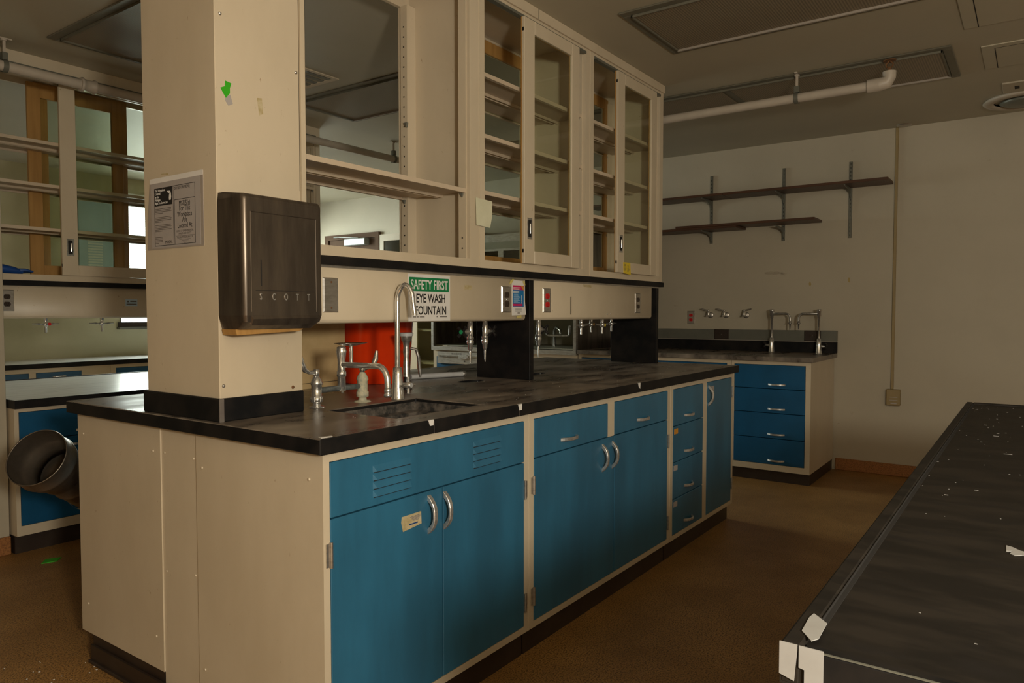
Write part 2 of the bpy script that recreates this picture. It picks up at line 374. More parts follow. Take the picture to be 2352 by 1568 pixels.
# window
wf = MB(); grid_frame(wf, WX0 - .02, WX1 + .02, WZ0 - .02, WZ1 + .02, [(WX0 + .03, 3.53, WZ0 + .03, WZ1 - .03), (3.57, WX1 - .03, WZ0 + .03, WZ1 - .03)], YW + .02, YW + .07)
w1 = struct(wf.build('window_1', 'grey_metal'))
B(WX0 + .03, WX1 - .03, YW + .04, YW + .045, WZ0 + .03, WZ1 - .03).build('pane', 'win_glass', w1, world=False)
sl = B(WX0 - .03, WX1 + .03, YW - .06, YW + .02, WZ0 - .022, WZ0).build('window_sill', 'grey_metal', w1, world=False)
B(WX0 - .02, WX1 + .02, YW - .012, YW, WZ0, WZ0 + .05).build('lower_rail', 'kick', w1, world=False)
bl = thing('window_blind', 'white slatted blind hanging in the bright window behind the far cabinets', 'blind', (WX0, YW - .03, WZ1))
m = MB()
for k in range(44):
    z = WZ1 - .02 - k * .026
    m.add([(WX0 + .01, YW - .040, z), (WX1 - .01, YW - .040, z), (WX1 - .01, YW - .018, z + .010), (WX0 + .01, YW - .018, z + .010)], [(0, 1, 2, 3)])
m.build('slats', 'blind', bl)
B(WX0, WX1, YW - .05, YW - .012, WZ1 - .01, WZ1 + .03).build('head_rail', 'blind', bl)
B(WX0, WX1, YW - .04, YW - .018, WZ1 - 1.19, WZ1 - 1.175).build('bottom_rail', 'blind', bl)
# pale blue wall panel with slat boxes standing in for a reflected blind
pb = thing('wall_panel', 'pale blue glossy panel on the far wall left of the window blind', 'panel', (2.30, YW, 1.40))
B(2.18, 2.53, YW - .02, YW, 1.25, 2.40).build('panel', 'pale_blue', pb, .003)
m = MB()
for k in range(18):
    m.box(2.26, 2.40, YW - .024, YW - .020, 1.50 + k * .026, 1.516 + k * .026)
m.build('reflected_slats', 'blind', pb)

# door and glazed cabinet on the far wall
d1 = struct(grid_frame(MB(), -5.77, -4.83, 0, 2.165, [(-5.71, -4.89, 0, 2.105)], -.03, .012).build('door_1', 'door_brown', world=False))
d1.rotation_euler = (0, 0, -PI / 2); d1.location = (XW - .012, 0, 0)
B(-5.70, -4.90, -.008, .010, .01, 2.10).build('leaf', 'door_brown', d1, world=False)
dc = thing('door_closer', 'silver door closer on top of the brown door in the far wall', 'door closer', (XW - .03, 5.25, 2.07))
B(XW - .10, XW - .02, 5.0, 5.36, 2.02, 2.10).build('closer_body', 'closer', dc, .006)
MB().tube([(XW - .06, 5.15, 2.105), (XW - .10, 5.45, 2.13), (XW - .03, 5.62, 2.14)], .007).build('closer_arm', 'closer', dc)
tc = thing('tall_cabinet', 'tall cream cabinet with glass doors beside the brown door', 'cabinet', (4.45, 4.36, 0), -PI / 2)
m = MB(); m.box(0, .02, .02, .46, 0, 2.06); m.box(.93, .95, .02, .46, 0, 2.06); m.box(0, .95, .44, .46, 0, 2.06); m.box(0, .95, 0, .46, 2.04, 2.06); m.box(0, .95, 0, .46, 0, .1)
m.build('body', 'cream', tc, world=False)
for k in range(5): B(.02, .93, .03, .44, .35 + k * .34, .368 + k * .34).build('shelf', 'cream_in', tc, world=False)
for u0 in (0, .475):
    f = MB(); grid_frame(f, u0, u0 + .475, .1, 2.06, [(u0 + .06, u0 + .415, .16, 1.99)], -.002, .018)
    fo = f.build('door', 'cream', tc, world=False)
    B(u0 + .06, u0 + .415, .006, .010, .16, 1.99).build('glass_pane', 'glass_dirty', fo, world=False)

# ================================================================ CEILING
def ceiling_light(x0, x1, y0, y1, label, mull=None, rim=True):
    t = thing('ceiling_light', label, 'light fixture', ((x0 + x1) / 2, (y0 + y1) / 2, ZC))
    f = MB(); w = .045
    for a in ((x0, x0 + w, y0, y1), (x1 - w, x1, y0, y1), (x0 + w, x1 - w, y0, y0 + w), (x0 + w, x1 - w, y1 - w, y1)):
        f.box(*a, ZC - .008, ZC + .0)
    if mull: f.box(x0 + w, x1 - w, mull - .025, mull + .025, ZC - .008, ZC)
    f.build('frame', 'light_frame', t, .003)
    r = MB(); q = w
    sd = MB(); sd.box(x0 + q, x1 - q, y0 + q, y0 + q + .006, ZC - .018, ZC - .004); sd.box(x0 + q, x1 - q, y1 - q - .006, y1 - q, ZC - .018, ZC - .004)
    sd.box(x0 + q, x0 + q + .006, y0 + q, y1 - q, ZC - .018, ZC - .004); sd.build('side_rim', 'light_frame', t); r.box(x1 - q - .012, x1 - q, y0 + q, y1 - q, ZC - .020, ZC - .004)
    r.build('lens_rim', 'light_rim', t)
    if mull:
        B(x0 + q + .006, x1 - q - .012, y0 + q + .006, mull - .025, ZC - .010, ZC - .002).build('lens', 'diffuser', t)
        B(x0 + q + .006, x1 - q - .012, mull + .025, y1 - q - .006, ZC - .010, ZC - .002).build('lens', 'diffuser', t)
    else: B(x0 + q + .006, x1 - q - .012, y0 + q + .006, y1 - q - .006, ZC - .010, ZC - .002).build('lens', 'diffuser', t)
ceiling_light(1.87, 2.50, -2.25, .17, 'unlit ribbed ceiling light nearest the camera, top right of the picture')
ceiling_light(3.21, 3.80, -1.03, 1.40, 'unlit long ceiling light behind the white pipe end, with a cross bar', .165)
ceiling_light(.48, 1.08, 1.38, 2.60, 'unlit ceiling light at top left beside the cream column')
ceiling_light(1.88, 2.47, 1.37, 2.57, 'unlit ceiling light seen through the doorless open wall cabinet')
# ceiling vent seen through the open cabinet
t = thing('ceiling_vent', 'slatted ceiling vent seen through the open cabinet beside the column', 'vent', (1.46, 2.07, ZC))
grid_frame(MB(), 1.16, 1.766, 1.93, 2.22, [(1.19, 1.736, 1.955, 2.195)], -.006, 0).xf(Matrix(((1, 0, 0, 0), (0, 0, 1, 0), (0, 1, 0, ZC), (0, 0, 0, 1)))).build('frame', 'cream', t)
m = MB()
for k in range(4): m.box(1.19, 1.736, 1.965 + k * .06, 1.995 + k * .06, ZC - .004, ZC)
m.build('slats', 'grey_metal', t)
# access panels
for (x0, x1, y0, y1, lb) in ((2.30, 3.0, -1.60, -1.10, 'square ceiling access panel at the top right corner of the picture'),
                             (3.33, 3.75, -1.95, -1.15, 'ceiling access panel between the long light and the right edge')):
    t = thing('access_panel', lb, 'ceiling panel', ((x0 + x1) / 2, (y0 + y1) / 2, ZC), 0, 'ceiling access panels')
    B(x0, x1, y0, y1, ZC - .006, ZC).build('panel', 'ceil', t, .001); 
    m = MB(); m.box(x0 + .05, x1, y1 - .060, y1 - .056, ZC - .0066, ZC - .006); m.box(x0 + .05, x0 + .054, y0, y1 - .06, ZC - .0066, ZC - .006); m.build('seam', 'gap', t)
t = thing('round_air_diffuser', 'round white ceiling air diffuser near the far wall at the right edge', 'vent', (4.56, -1.32, ZC))
MB().lathe([(.21, 0), (.225, -.012), (.215, -.022), (.17, -.026), (.165, -.014)], (4.56, -1.32, ZC), n=40, caps=False).build('outer_ring', 'pipe_paint', t)
MB().lathe([(.001, -.045), (.10, -.040), (.135, -.022), (.10, -.012), (.001, -.006)], (4.56, -1.32, ZC), n=40).build('inner_cone', 'grey_metal', t)
MB().lathe([(.20, -.006), (.17, 0)], (4.56, -1.32, ZC), n=40, caps=False).build('throat', 'gap', t)
t = thing('ceiling_plate', 'small marked plate on the ceiling above the round diffuser', 'plate', (4.22, -1.35, ZC))
B(4.11, 4.34, -1.62, -1.215, ZC - .01, ZC).build('plate', 'wall', t, .002)
m = MB()
for k in range(7): m.box(4.19, 4.26 - (k % 2) * .02, -1.60 + k * .05, -1.575 + k * .05, ZC - .0106, ZC - .01)
m.build('marks', 'gap', t)
tag(MB().lathe([(.05, 0), (.045, -.008), (.001, -.010)], (4.86, -.60, ZC), n=24).build('ceiling_escutcheon', 'steel'), 'small round metal plate on the ceiling where the thin conduit rises', 'cover plate')
# sprinkler pipe run
pz = 2.447; pr = .026
t = thing('sprinkler_pipe', 'painted sprinkler pipe hung below the ceiling, ending in an elbow', 'pipe', (3.22, 0, pz))
MB().tube([(XB, 2.79, pz), (3.10, 2.79, pz), (3.17, 2.78, pz), (3.215, 2.74, pz), (3.225, 2.66, pz), (3.225, -.68, pz)], pr, 16).build('pipe', 'pipe_paint', t)
m = MB(); m.tube([(3.225, -.64, pz), (3.225, -.70, pz)], .036, 16); m.tube([(3.225, -.69, pz), (3.225, -.735, pz + .006), (3.225, -.745, pz + .03), (3.225, -.745, pz + .06)], [.036, .034, .033, .034], 16)
m.build('elbow', 'pipe_paint', t)
MB().lathe([(.036, -.04), (.040, -.03), (.032, -.024), (.032, .024), (.040, .03), (.036, .04)], (.76, 2.79, pz), (1, 0, 0), 16).build('coupling', 'pipe_paint', t)
m = MB(); m.cyl((3.225, -.745, pz + .06), (3.225, -.745, pz + .085), .010); m.tube([(3.225, -.757, pz + .082), (3.225, -.763, pz + .10), (3.225, -.745, pz + .118)], .004, 8)
m.tube([(3.225, -.733, pz + .082), (3.225, -.727, pz + .10), (3.225, -.745, pz + .118)], .004, 8); m.lathe([(.03, 0), (.034, .003), (.001, .004)], (3.225, -.745, pz + .116), n=16)
m.build('sprinkler_head', 'rust', t)
hg = []
for (x, y, lb, dx) in ((3.225, -.27, 'thin rod hanger of the pipe beside the far ceiling light', 0), (.365, 2.79, 'thin rod hanger of the pipe at the top left corner', 1), (3.08, 2.79, 'rod hanger of the pipe seen through the doorless cabinet', 1)):
    t = thing('pipe_hanger', lb, 'pipe hanger', (x, y, ZC), 0, 'pipe hangers')
    m = MB(); m.box(x - .035, x + .035, y - .008, y + .008, ZC - .006, ZC); m.cyl((x, y, ZC - .006), (x, y, ZC - .016), .014); m.build('ceiling_plate', 'pipe_paint', t)
    B(x - .006, x + .006, y - .006, y + .006, pz + .055, ZC - .01).build('rod', 'pipe_paint', t)
    m = MB(); m.box(x - .012, x + .012, y - .014, y + .014, pz + .03, pz + .066); m.lathe([(.031, -.012), (.031, .012)], (x, y, pz), (1, 0, 0) if dx else (0, 1, 0), 20, caps=False)
    m.build('clamp', 'grey_metal', t)

# ================================================================ MAIN ISLAND
H = .914; TH = .041; L = 3.097; W = 1.349
t = thing('island_worktop', 'long black stone island worktop with sink, chipped along the front edge', 'worktop', (0, 0, H))
top = B(0, L, 0, W, H - TH, H).build('slab', 'edge', t, world=True)
SX0, SX1, SY0, SY1 = .362, .772, .098, .405
cs = [(1.40, .655), (1.90, .645)]
cutters = [B(SX0, SX1, SY0, SY1, H - .2, H + .1).build('cutter', 'edge', t)]
for cx, cy in cs: cutters.append(oval(cx, cy, .078, .040, H - .2, H + .1).build('cutter', 'edge', t))
cut(top, cutters)
bv = top.modifiers.new('bevel', 'BEVEL'); bv.width = .0025; bv.limit_method = 'ANGLE'
top.data.materials.append(M['top'])
for p in top.data.polygons:
    if p.normal.z > .9: p.material_index = 1
m = MB(); a, b_, c, d = SX0, SX1, SY0, SY1; zt, zb_ = H - TH, .66
def ring(q, z): return [(a + q, c + q, z), (b_ - q, c + q, z), (b_ - q, d - q, z), (a + q, d - q, z)]
m.loft([ring(0, H - .012), ring(.004, H - .040), ring(.026, H - .046), ring(.030, H - .10), ring(.036, zb_ + .02), ring(.06, zb_)], caps=False, smooth=False)
m.add(ring(.06, zb_), [(0, 1, 2, 3)])
m.build('sink_basin', 'basin', t)
for cx, cy in cs:
    mm = MB(); rings = []
    for (s, z) in ((1.02, H + .0003), (.95, H + .0005), (.9, H - .004), (.84, H - .05), (.5, H - .09), (.05, H - .095)):
        rings.append([(cx + .078 * s * math.cos(2 * PI * k / 24), cy + .040 * s * math.sin(2 * PI * k / 24), z) for k in range(24)])
    mm.loft(rings, caps=False); o = mm.build('cup_sink', 'edge', t)
    MB().cyl((cx + .035, cy - .012, H - .055), (cx + .035, cy - .012, H - .001), .0035).build('strainer_post', 'chrome', t)
m = MB()
for x in (1.62,): m.box(x - .001, x + .001, .003, 1.345, H - .0002, H + .0003)
m.box(1.66, 3.09, .655, .657, H - .0002, H + .0003)
m.build('seam', 'gap', t)
m = MB()
for x in (.415, .845): m.box(x - .0008, x + .0008, -.0006, .001, H - TH, H - .004)
m.build('edge_joint', 'grey_ink', t)

# base cabinets, aisle side
FY = .028
c1 = base_cabinet('sink_cabinet', 'blue-fronted sink cabinet nearest the camera with louvred top panel', (.030, FY, 0), 0, .915, .563, .870,
  [('panel', .021, .885, .701, .847, dict(louv=[(.168, .813), (.598, .817)])),
   ('door', .021, .453, .119, .701, dict(pu=.392, pz=.630, hu=.021, hz=[.61, .20], hs=-1)),
   ('door', .453, .885, .119, .701, dict(pu=.462, pz=.627, hu=.886, hz=[.605, .205], hs=1))])
c2 = base_cabinet('double_door_cabinet', 'blue cabinet in the middle of the island with two drawers over two doors', (.945, FY, 0), 0, 1.223, .563, .870,
  [('drawer', .030, .584, .7045, .847, dict(pz=.746, pu=-.035, L=.125)), ('drawer', .640, 1.192, .7045, .847, dict(pz=.744, pu=0, L=.125)),
   ('door', .030, .641, .119, .7045, dict(pu=.538, pz=.624, hu=.026, hz=[.611, .212], hs=-1)),
   ('door', .641, 1.192, .119, .7045, dict(pu=.625, pz=.624, hu=1.196, hz=[.60, .20], hs=1))])
c3 = base_cabinet('drawer_cabinet', 'far end blue cabinet of the island with four drawers and a narrow door', (2.168, FY, 0), 0, .914, .563, .870,
  [('drawer', .034, .433, .6615, .847, dict(pz=.703, L=.115)), ('drawer', .034, .433, .4815, .6615, dict(pz=.522, L=.115)),
   ('drawer', .034, .433, .2985, .4815, dict(pz=.343, L=.115)), ('drawer', .034, .433, .119, .2985, dict(pz=.165, L=.115)),
   ('door', .488, .884, .119, .847, dict(pu=.515, pz=.772, hu=.888, hz=[.76, .22], hs=1))])
for c_, n_ in ((c2, 0), (c3, 0)):
    B(.0001, .0016, -.0012, .0, .098, .870).build('stile_joint', 'cream', c_, world=False)
t = base_cabinet('rear_cabinet', 'cream side of the rear base cabinet at the far left end of the island', (3.08, 1.331, 0), PI, 3.05, .543, .870,
  [('door', .03 + k * .61, .56 + k * .61, .119, .847, dict(pu=.51 + k * .61, pz=.72)) for k in range(5)], kick=.07)
t = thing('filler_panel', 'narrow cream filler panel between the two cabinet sides on the island end', 'panel', (.030, .69, 0))
B(.034, .046, .592, .787, .05, .871).build('panel', 'cream', t)
m = MB()
for y, z in ((.61, .79), (.77, .79), (.77, .42), (.61, .44)): m.lathe([(.004, 0), (.003, .002)], (.034, y, z), (-1, 0, 0), 8)
m.build('screw', 'cream', t)
m = MB()
for y, z in ((.56, .77), (.08, .80), (.83, .79), (1.29, .80), (.56, .17), (.83, .20), (1.28, .20), (.08, .2)): m.lathe([(.0045, 0), (.003, .003)], (.030, y, z), (-1, 0, 0), 8)
tag(m.build('end_panel_screws', 'cream'), 'small round screw heads on the cream island end panels', 'screws', kind='stuff')
t = thing('cove_base', 'dark vinyl cove base along the foot of the island end', 'baseboard', (.03, .6, 0))
B(.022, .030, .05, 1.255, 0, .062).build('strip', 'kick', t); B(.012, .030, .05, 1.255, 0, .012).build('toe', 'kick', t, .003)

# column
t = thing('column_cover', 'square cream metal column cover rising from the near end of the island to the ceiling', 'column', (.17, .65, H))
B(.0254, .313, .457, .845, H, ZC).build('casing', 'cream', t, .002)
B(.3135, .3305, .452, .83, 1.42, ZC).build('filler_strip', 'cream', t)
m = MB(); m.box(.016, .309, .4455, .857, H, .980); m.build('base_trim', 'edge', t, .003)
B(.0155, .030, .4445, .4460, H, .980).build('corner_strip', 'grey_ink', t)
for (x, z, mm) in ((.043, 2.055, 'steel'), (.300, 1.96, 'steel'), (.037, 1.015, 'steel'), (.275, .992, 'rust')):
    MB().lathe([(.0055, 0), (.004, .003), (.0005, .004)], (x, .457, z), (0, -1, 0), 10).build('screw', mm, t)
m = MB(); m.box(.3095, .3105, .4563, .457, 1.6, 2.5); m.build('crack', 'gap', t)

def patch(name, label, cat, pts, plane, lo, hi, m, group=None):
    return tag(MB().prism(pts, plane, lo, hi).build(name, m), label, cat, group)
patch('green_tape', 'torn bright green tape scrap on the column, upper left of its right face', 'tape', [(.056, 1.874), (.076, 1.871), (.071, 1.856), (.071, 1.842), (.058, 1.826), (.041, 1.851), (.055, 1.858)], 'xz', .4562, .457, 'green_tape')
patch('paper_remnant', 'pale grey paper remnant below the green tape on the column', 'paper', [(.055, 1.828), (.072, 1.838), (.080, 1.814), (.066, 1.806), (.056, 1.818)], 'xz', .4563, .457, 'grey_paper')
patch('adhesive_mark', 'yellowed tape residue on the column right of the green tape', 'tape', [(.160, 1.850), (.176, 1.853), (.180, 1.808), (.166, 1.800)], 'xz', .4565, .457, 'tape_tan')

# towel dispenser
t = thing('towel_dispenser', 'tarnished steel paper towel dispenser fixed to the cream column', 'dispenser', (.16, .40, 1.18))
m = MB()
def rr(x0, x1, y0, y1, z, r=.012):
    pts = [(x1, y1), (x0, y1)]
    for k in range(6):
        a_ = PI + k * PI / 10; pts.append((x0 + r + r * math.cos(a_), y0 + r + r * math.sin(a_)))
    for k in range(6):
        a_ = 1.5 * PI + k * PI / 10; pts.append((x1 - r + r * math.cos(a_), y0 + r + r * math.sin(a_)))
    return [(p[0], p[1], z) for p in pts]
m.loft([rr(.034, .284, .375, .456, 1.176, .01), rr(.028, .290, .338, .456, 1.197), rr(.024, .294, .334, .456, 1.215), rr(.024, .294, .336, .456, 1.530), rr(.0245, .2935, .337, .456, 1.538), rr(.026, .292, .343, .456, 1.5475), rr(.027, .291, .42, .456, 1.557)], smooth=False)
o = m.build('casing', 'dark_steel', t, .002)
for p in o.data.polygons:
    n_ = p.normal
    if abs(n_.z) < .2 and .05 < abs(n_.x) < .995: p.use_smooth = True
m = MB(); zl, zh, xl, xh = 1.224, 1.500, .046, .270
for (x0, x1, z0, z1) in ((xl, xh, zh - .0025, zh), (xl, xl + .0025, zl, zh), (xh - .0025, xh, zl, zh)): m.box(x0, x1, .3335, .336, z0, z1)
m.build('embossed_border', 'dark_steel', t, .001)
B(.0775, .0805, .3340, .3352, 1.297, 1.368).build('level_slot', 'gap', t)
B(.060, .262, .3336, .3352, 1.2835, 1.285).build('crease', 'gap', t)
m = MB(); m.loft([[(.05, .330, 1.205), (.272, .330, 1.208), (.282, .338, 1.220), (.040, .338, 1.222)], [(.05, .340, 1.188), (.268, .340, 1.188), (.282, .345, 1.20), (.04, .345, 1.20)]], smooth=False); m.build('lower_lip', 'dark_steel', t, .002)
for k, ch in enumerate('SCOTT'):
    text(ch, 'raised_letter', 'alu', t, (.073 + k * .0405, .3336, 1.258), .028, sx=.55, ext=.0008)
m = MB(); m.prism([(.030, 1.176), (.27, 1.180), (.245, 1.168), (.034, 1.160)], 'xz', .385, .450); m.build('backing_board', 'wood', t)

# workplace notice in sleeve
t = thing('workplace_notice', 'printed workplace safety notice in a plastic sleeve on the shaded face of the column', 'notice', (.0254, .66, 1.41))
PX = .0254
def pn(u, v): return (.808 - u * .286, 1.627 - v * .213)     # u right, v down -> (y,z)
def pbox(u0, u1, v0, v1, lift, name, mm, par=None, thick=.0004):
    y0, z0 = pn(u0, v0); y1, z1 = pn(u1, v1); return B(PX - lift - thick, PX - lift, y0, y1, z0, z1).build(name, mm, par or t)
m = MB(); m.prism([(*pn(0, .0),), (*pn(-.03, .3),), (*pn(-.06, .55),), (*pn(-.065, 1.0),), (*pn(1, 1),), (*pn(1, 0),)], 'yz', PX - .0012, PX); m.build('sleeve', 'sleeve', t)
pbox(.02, .95, .06, .98, .0012, 'paper', 'grey_paper')
pbox(0, 1, -.01, .06, .0014, 'tape_strip', 'white')
pap = [c_ for c_ in t.children if c_.name.startswith('paper')][0]
def pl(u0, u1, v0, v1, mm='ink'): return (u0, u1, v0, v1, mm)
fr = MB()
def addp(mb, u0, u1, v0, v1, lift=.0017, th=.0003):
    y0, z0 = pn(u0, v0); y1, z1 = pn(u1, v1); mb.box(PX - lift - th, PX - lift, y0, y1, z0, z1)
for a_ in ((.09, .86, .135, .142), (.09, .86, .945, .952), (.09, .095, .135, .95), (.855, .86, .135, .95), (.455, .46, .135, .95), (.475, .86, .33, .337), (.475, .48, .33, .95)): addp(fr, *a_)
fr.build('ruled_lines', 'ink', pap)
hb = MB(); addp(hb, .09, .44, .142, .385); hbo = hb.build('dark_heading_block', 'ink', pap)
for k, s_ in enumerate(('This Workplace', 'Covered', 'by the', 'Michigan', 'Right To Know Law')):
    y, z = pn(.105, .185 + k * .044); text(s_, 'white_print', 'white', pap, (PX - .0022, y, z), .0105, '-x', sx=.82, bold=.0001, ext=.0001)
y, z = pn(.36, .20)
ml = [(.0, -.022), (-.012, -.024), (-.016, -.012), (-.013, .004), (-.008, .012), (-.004, .008), (.002, -.002), (.004, -.014)]
MB().prism([(y - .006 - a_ * .9, z - .014 + b2 * -.9 - .012) for a_, b2 in [(0, 0), (.010, 0), (.013, -.010), (.011, -.022), (.006, -.026), (.001, -.018), (-.001, -.008)]], 'yz', PX - .0023, PX - .0021).build('state_outline', 'white', pap)
MB().prism([(y + .006, z + .002), (y - .012, z + .001), (y - .016, z - .006), (y - .002, z - .005)], 'yz', PX - .0023, PX - .0021).build('state_outline', 'white', pap)
for s_, v, sz, u in (('MSDS(s)', .425, .0215, .665), ('For This', .495, .0215, .665), ('Workplace', .575, .0215, .665), ('Are', .65, .0215, .665), ('Located At', .73, .0215, .665),
                  ('OFFICE OF ENVIRONMENTAL', .785, .0085, .665), ('HEALTH AND SAFETY', .82, .0085, .665), ('PROGRAM COORDINATOR', .872, .0085, .665), ('DO NOT REMOVE', .195, .013, .62)):
    y, z = pn(u, v); text(s_, 'print', 'ink' if sz > .01 else 'grey_ink', pap, (PX - .0018, y, z), sz, '-x', sx=.80, bold=0, ext=.0001, align='CENTER')
y, z = pn(.36, .925); text('MIOSHA', 'agency_mark', 'ink', pap, (PX - .0018, y, z), .0135, '-x', sx=.8, bold=0, ext=.0001, align='CENTER')
m = MB()
for v0, n_, l_ in ((.425, 4, .33), (.545, 4, .33), (.655, 5, .33), (.825, 5, .15)):
    for k in range(n_):
        ww = l_ * (.45 if k == n_ - 1 else random.uniform(.92, 1)); addp(m, .10, .10 + ww, v0 + k * .021, v0 + k * .021 + .008)
for v, u0, u1 in ((.835, .50, .84), (.845, .62, .70), (.885, .56, .77), (.90, .60, .73), (.915, .63, .70), (.935, .645, .68)): addp(m, u0, u1, v, v + .004)
m.build('small_print', 'grey_ink', pap)
patch('tape_scrap', 'pencil-like scrap mark above the workplace notice', 'tape', [(.745, 1.637), (.705, 1.634), (.705, 1.639), (.745, 1.641)], 'yz', .0250, .0254, 'tape_tan')

# ledge, posts
CY0, CY1 = .448, .842
t = thing('black_ledge', 'thin black stone ledge under the island wall cabinets', 'ledge', (1.6, .64, 1.38))
B(.314, 3.02, CY0 - .004, CY1 + .006, 1.378, 1.406).build('slab', 'edge', t, .002)
B(.314, 2.98, CY0 + .012, CY0 + .020, 1.370, 1.378).build('metal_trim', 'steel', t)
for x, lb in ((1.594, 'upright black stone slab in the middle of the island holding the ledge'), (2.962, 'upright black stone slab at the far end of the island holding the ledge')):
    t = thing('support_slab', lb, 'support', (x + .015, .62, H), 0, 'black upright slabs')
    B(x, x + .033, .466, .775, H, 1.378).build('slab', 'edge', t, .002)

# service panels
def service_panel(x0, x1, y0, y1, z0, z1, label, off=(0, 0, 0)):
    t = thing('service_panel', label, 'service panel', ((x0 + x1) / 2, (y0 + y1) / 2, z0))
    r = .016
    def prof(x, q):
        pts = []
        for k in range(6):
            a_ = PI + k * PI / 10; pts.append((x, y0 + q + r + r * math.cos(a_), z0 + q + r + r * math.sin(a_)))
        for k in range(6):
            a_ = 1.5 * PI + k * PI / 10; pts.append((x, y1 - q - r + r * math.cos(a_), z0 + q + r + r * math.sin(a_)))
        return pts + [(x, y1 - q, z1), (x, y0 + q, z1)]
    m = MB(); m.loft([prof(x0, .010), prof(x0 + .010, 0), prof(x1 - .010, 0), prof(x1, .010)], smooth=True)
    m.build('housing', 'cream', t, .001)
    return t
service_panel(.314, 1.565, .465, .772, 1.187, 1.370, 'cream service panel over the sink carrying the eye wash sign')
sp2 = service_panel(1.629, 2.900, .465, .772, 1.187, 1.370, 'cream service panel with the red outlet at the far half of the island')
B(1.951, 1.957, .4635, .4652, 1.213, 1.302).build('dark_slot', 'gap', sp2)
m = MB()
for x in (2.335, 2.372): m.lathe([(.005, 0), (.003, .003)], (x, .465, 1.215), (0, -1, 0), 8)
m.build('screw', 'steel', sp2)
outlet('blank_plate', 'blank rusted steel plate beside the towel dispenser', (.434, .4649, 1.280), 0, None, 'blank', w=.066, cat='cover plate')
outlet('duplex_outlet', 'steel duplex outlet with brown sockets next to the pink and blue leaflet', (1.408, .4649, 1.280), 0, 'brown_dev')
outlet('duplex_outlet', 'steel outlet with two bright red sockets on the far service panel', (1.733, .4649, 1.280), 0, 'red_dev')
outlet('duplex_outlet', 'steel outlet with dark sockets at the far end of the island service panel', (2.70, .4649, 1.277), 0, 'brown_dev')
# eye wash sign
t = thing('safety_sign', 'green and white safety sign reading eye wash fountain', 'sign', (.915, .463, 1.19))
bd = B(.797, 1.032, .4628, .4648, 1.191, 1.366).build('sign_board', 'white', t)
gb = B(.802, 1.025, .4622, .4628, 1.303, 1.354).build('green_band', 'green', t)
text('SAFETY FIRST', 'white_lettering', 'white', t, (.9135, .4620, 1.3105), .050, sx=.70, bold=.0007, align='CENTER')
text('EYE WASH', 'black_lettering', 'ink', t, (.921, .4626, 1.261), .046, sx=.76, bold=.0007, align='CENTER')
text('FOUNTAIN', 'black_lettering', 'ink', t, (.921, .4626, 1.2155), .046, sx=.76, bold=.0007, align='CENTER')
m = MB()
for x0, x1 in ((.82, .838), (.842, .852), (.858, .884), (.952, .958), (.972, 1.012)): m.box(x0, x1, .4624, .4628, 1.205, 1.2085)
m.build('small_print', 'grey_ink', t)
# leaflet
t = thing('taped_leaflet', 'pink and blue leaflet taped beside the brown outlet', 'leaflet', (1.50, .463, 1.21))
MB().prism([(1.450, 1.366), (1.548, 1.364), (1.550, 1.28), (1.560, 1.213), (1.452, 1.210)], 'xz', .4628, .4648).build('sheet', 'white', t)
B(1.457, 1.540, .4620, .4628, 1.249, 1.322).build('blue_field', 'lblue', t); B(1.457, 1.540, .4620, .4628, 1.322, 1.343).build('pink_band', 'pink', t)
B(1.457, 1.530, .4614, .4620, 1.252, 1.262).build('pink_strip', 'pink', t)
MB().prism([(1.515, 1.343), (1.532, 1.343), (1.540, 1.330), (1.540, 1.320)], 'xz', .4612, .4620).build('orange_flash', 'orange', t)
m = MB()
for k in range(2): m.box(1.460, 1.515 - k * .01, .4614, .4620, 1.332 - k * .006, 1.3345 - k * .006)
for k in range(2): m.box(1.460, 1.503, .4614, .4620, 1.315 - k * .006, 1.318 - k * .006)
for k in range(9): m.box(1.521, 1.526, .4614, .4620, 1.264 + k * .0042, 1.2665 + k * .0042)
m.build('white_print', 'white', t)
m = MB()
for k in range(9): m.box(1.463, 1.463 + random.uniform(.03, .05), .4615, .4620, 1.303 - k * .0045, 1.3045 - k * .0045)
m.build('body_text', 'pale_blue', t)
m = MB()
for k in range(4): m.box(1.475, 1.525, .4620, .4628, 1.240 - k * .004, 1.2412 - k * .004)
m.box(1.492, 1.510, .4620, .4628, 1.219, 1.2225)
m.build('grey_print', 'grey_ink', t)
MB().prism([(1.430, 1.345), (1.449, 1.352), (1.466, 1.370), (1.452, 1.370), (1.436, 1.362)], 'xz', .4612, .4622).build('yellow_tape', 'tape_y', t)
MB().prism([(1.530, 1.362), (1.546, 1.366), (1.552, 1.346), (1.543, 1.343)], 'xz', .4612, .4622).build('yellow_tape', 'tape_y', t)
MB().prism([(1.485, 1.208), (1.520, 1.212), (1.522, 1.199), (1.484, 1.198)], 'xz', .4612, .4622).build('yellow_tape', 'tape_y', t)
patch('masking_tape', 'small yellowed tape piece right of the eye wash sign', 'tape', [(1.125, 1.334), (1.172, 1.333), (1.171, 1.315), (1.130, 1.317), (1.124, 1.312)], 'xz', .4640, .4649, 'tape_tan')
patch('masking_tape', 'clear aged tape strip at the top of the far service panel', 'tape', [(2.075, 1.366), (2.160, 1.364), (2.158, 1.352), (2.080, 1.354)], 'xz', .4640, .4649, 'tape_tan')

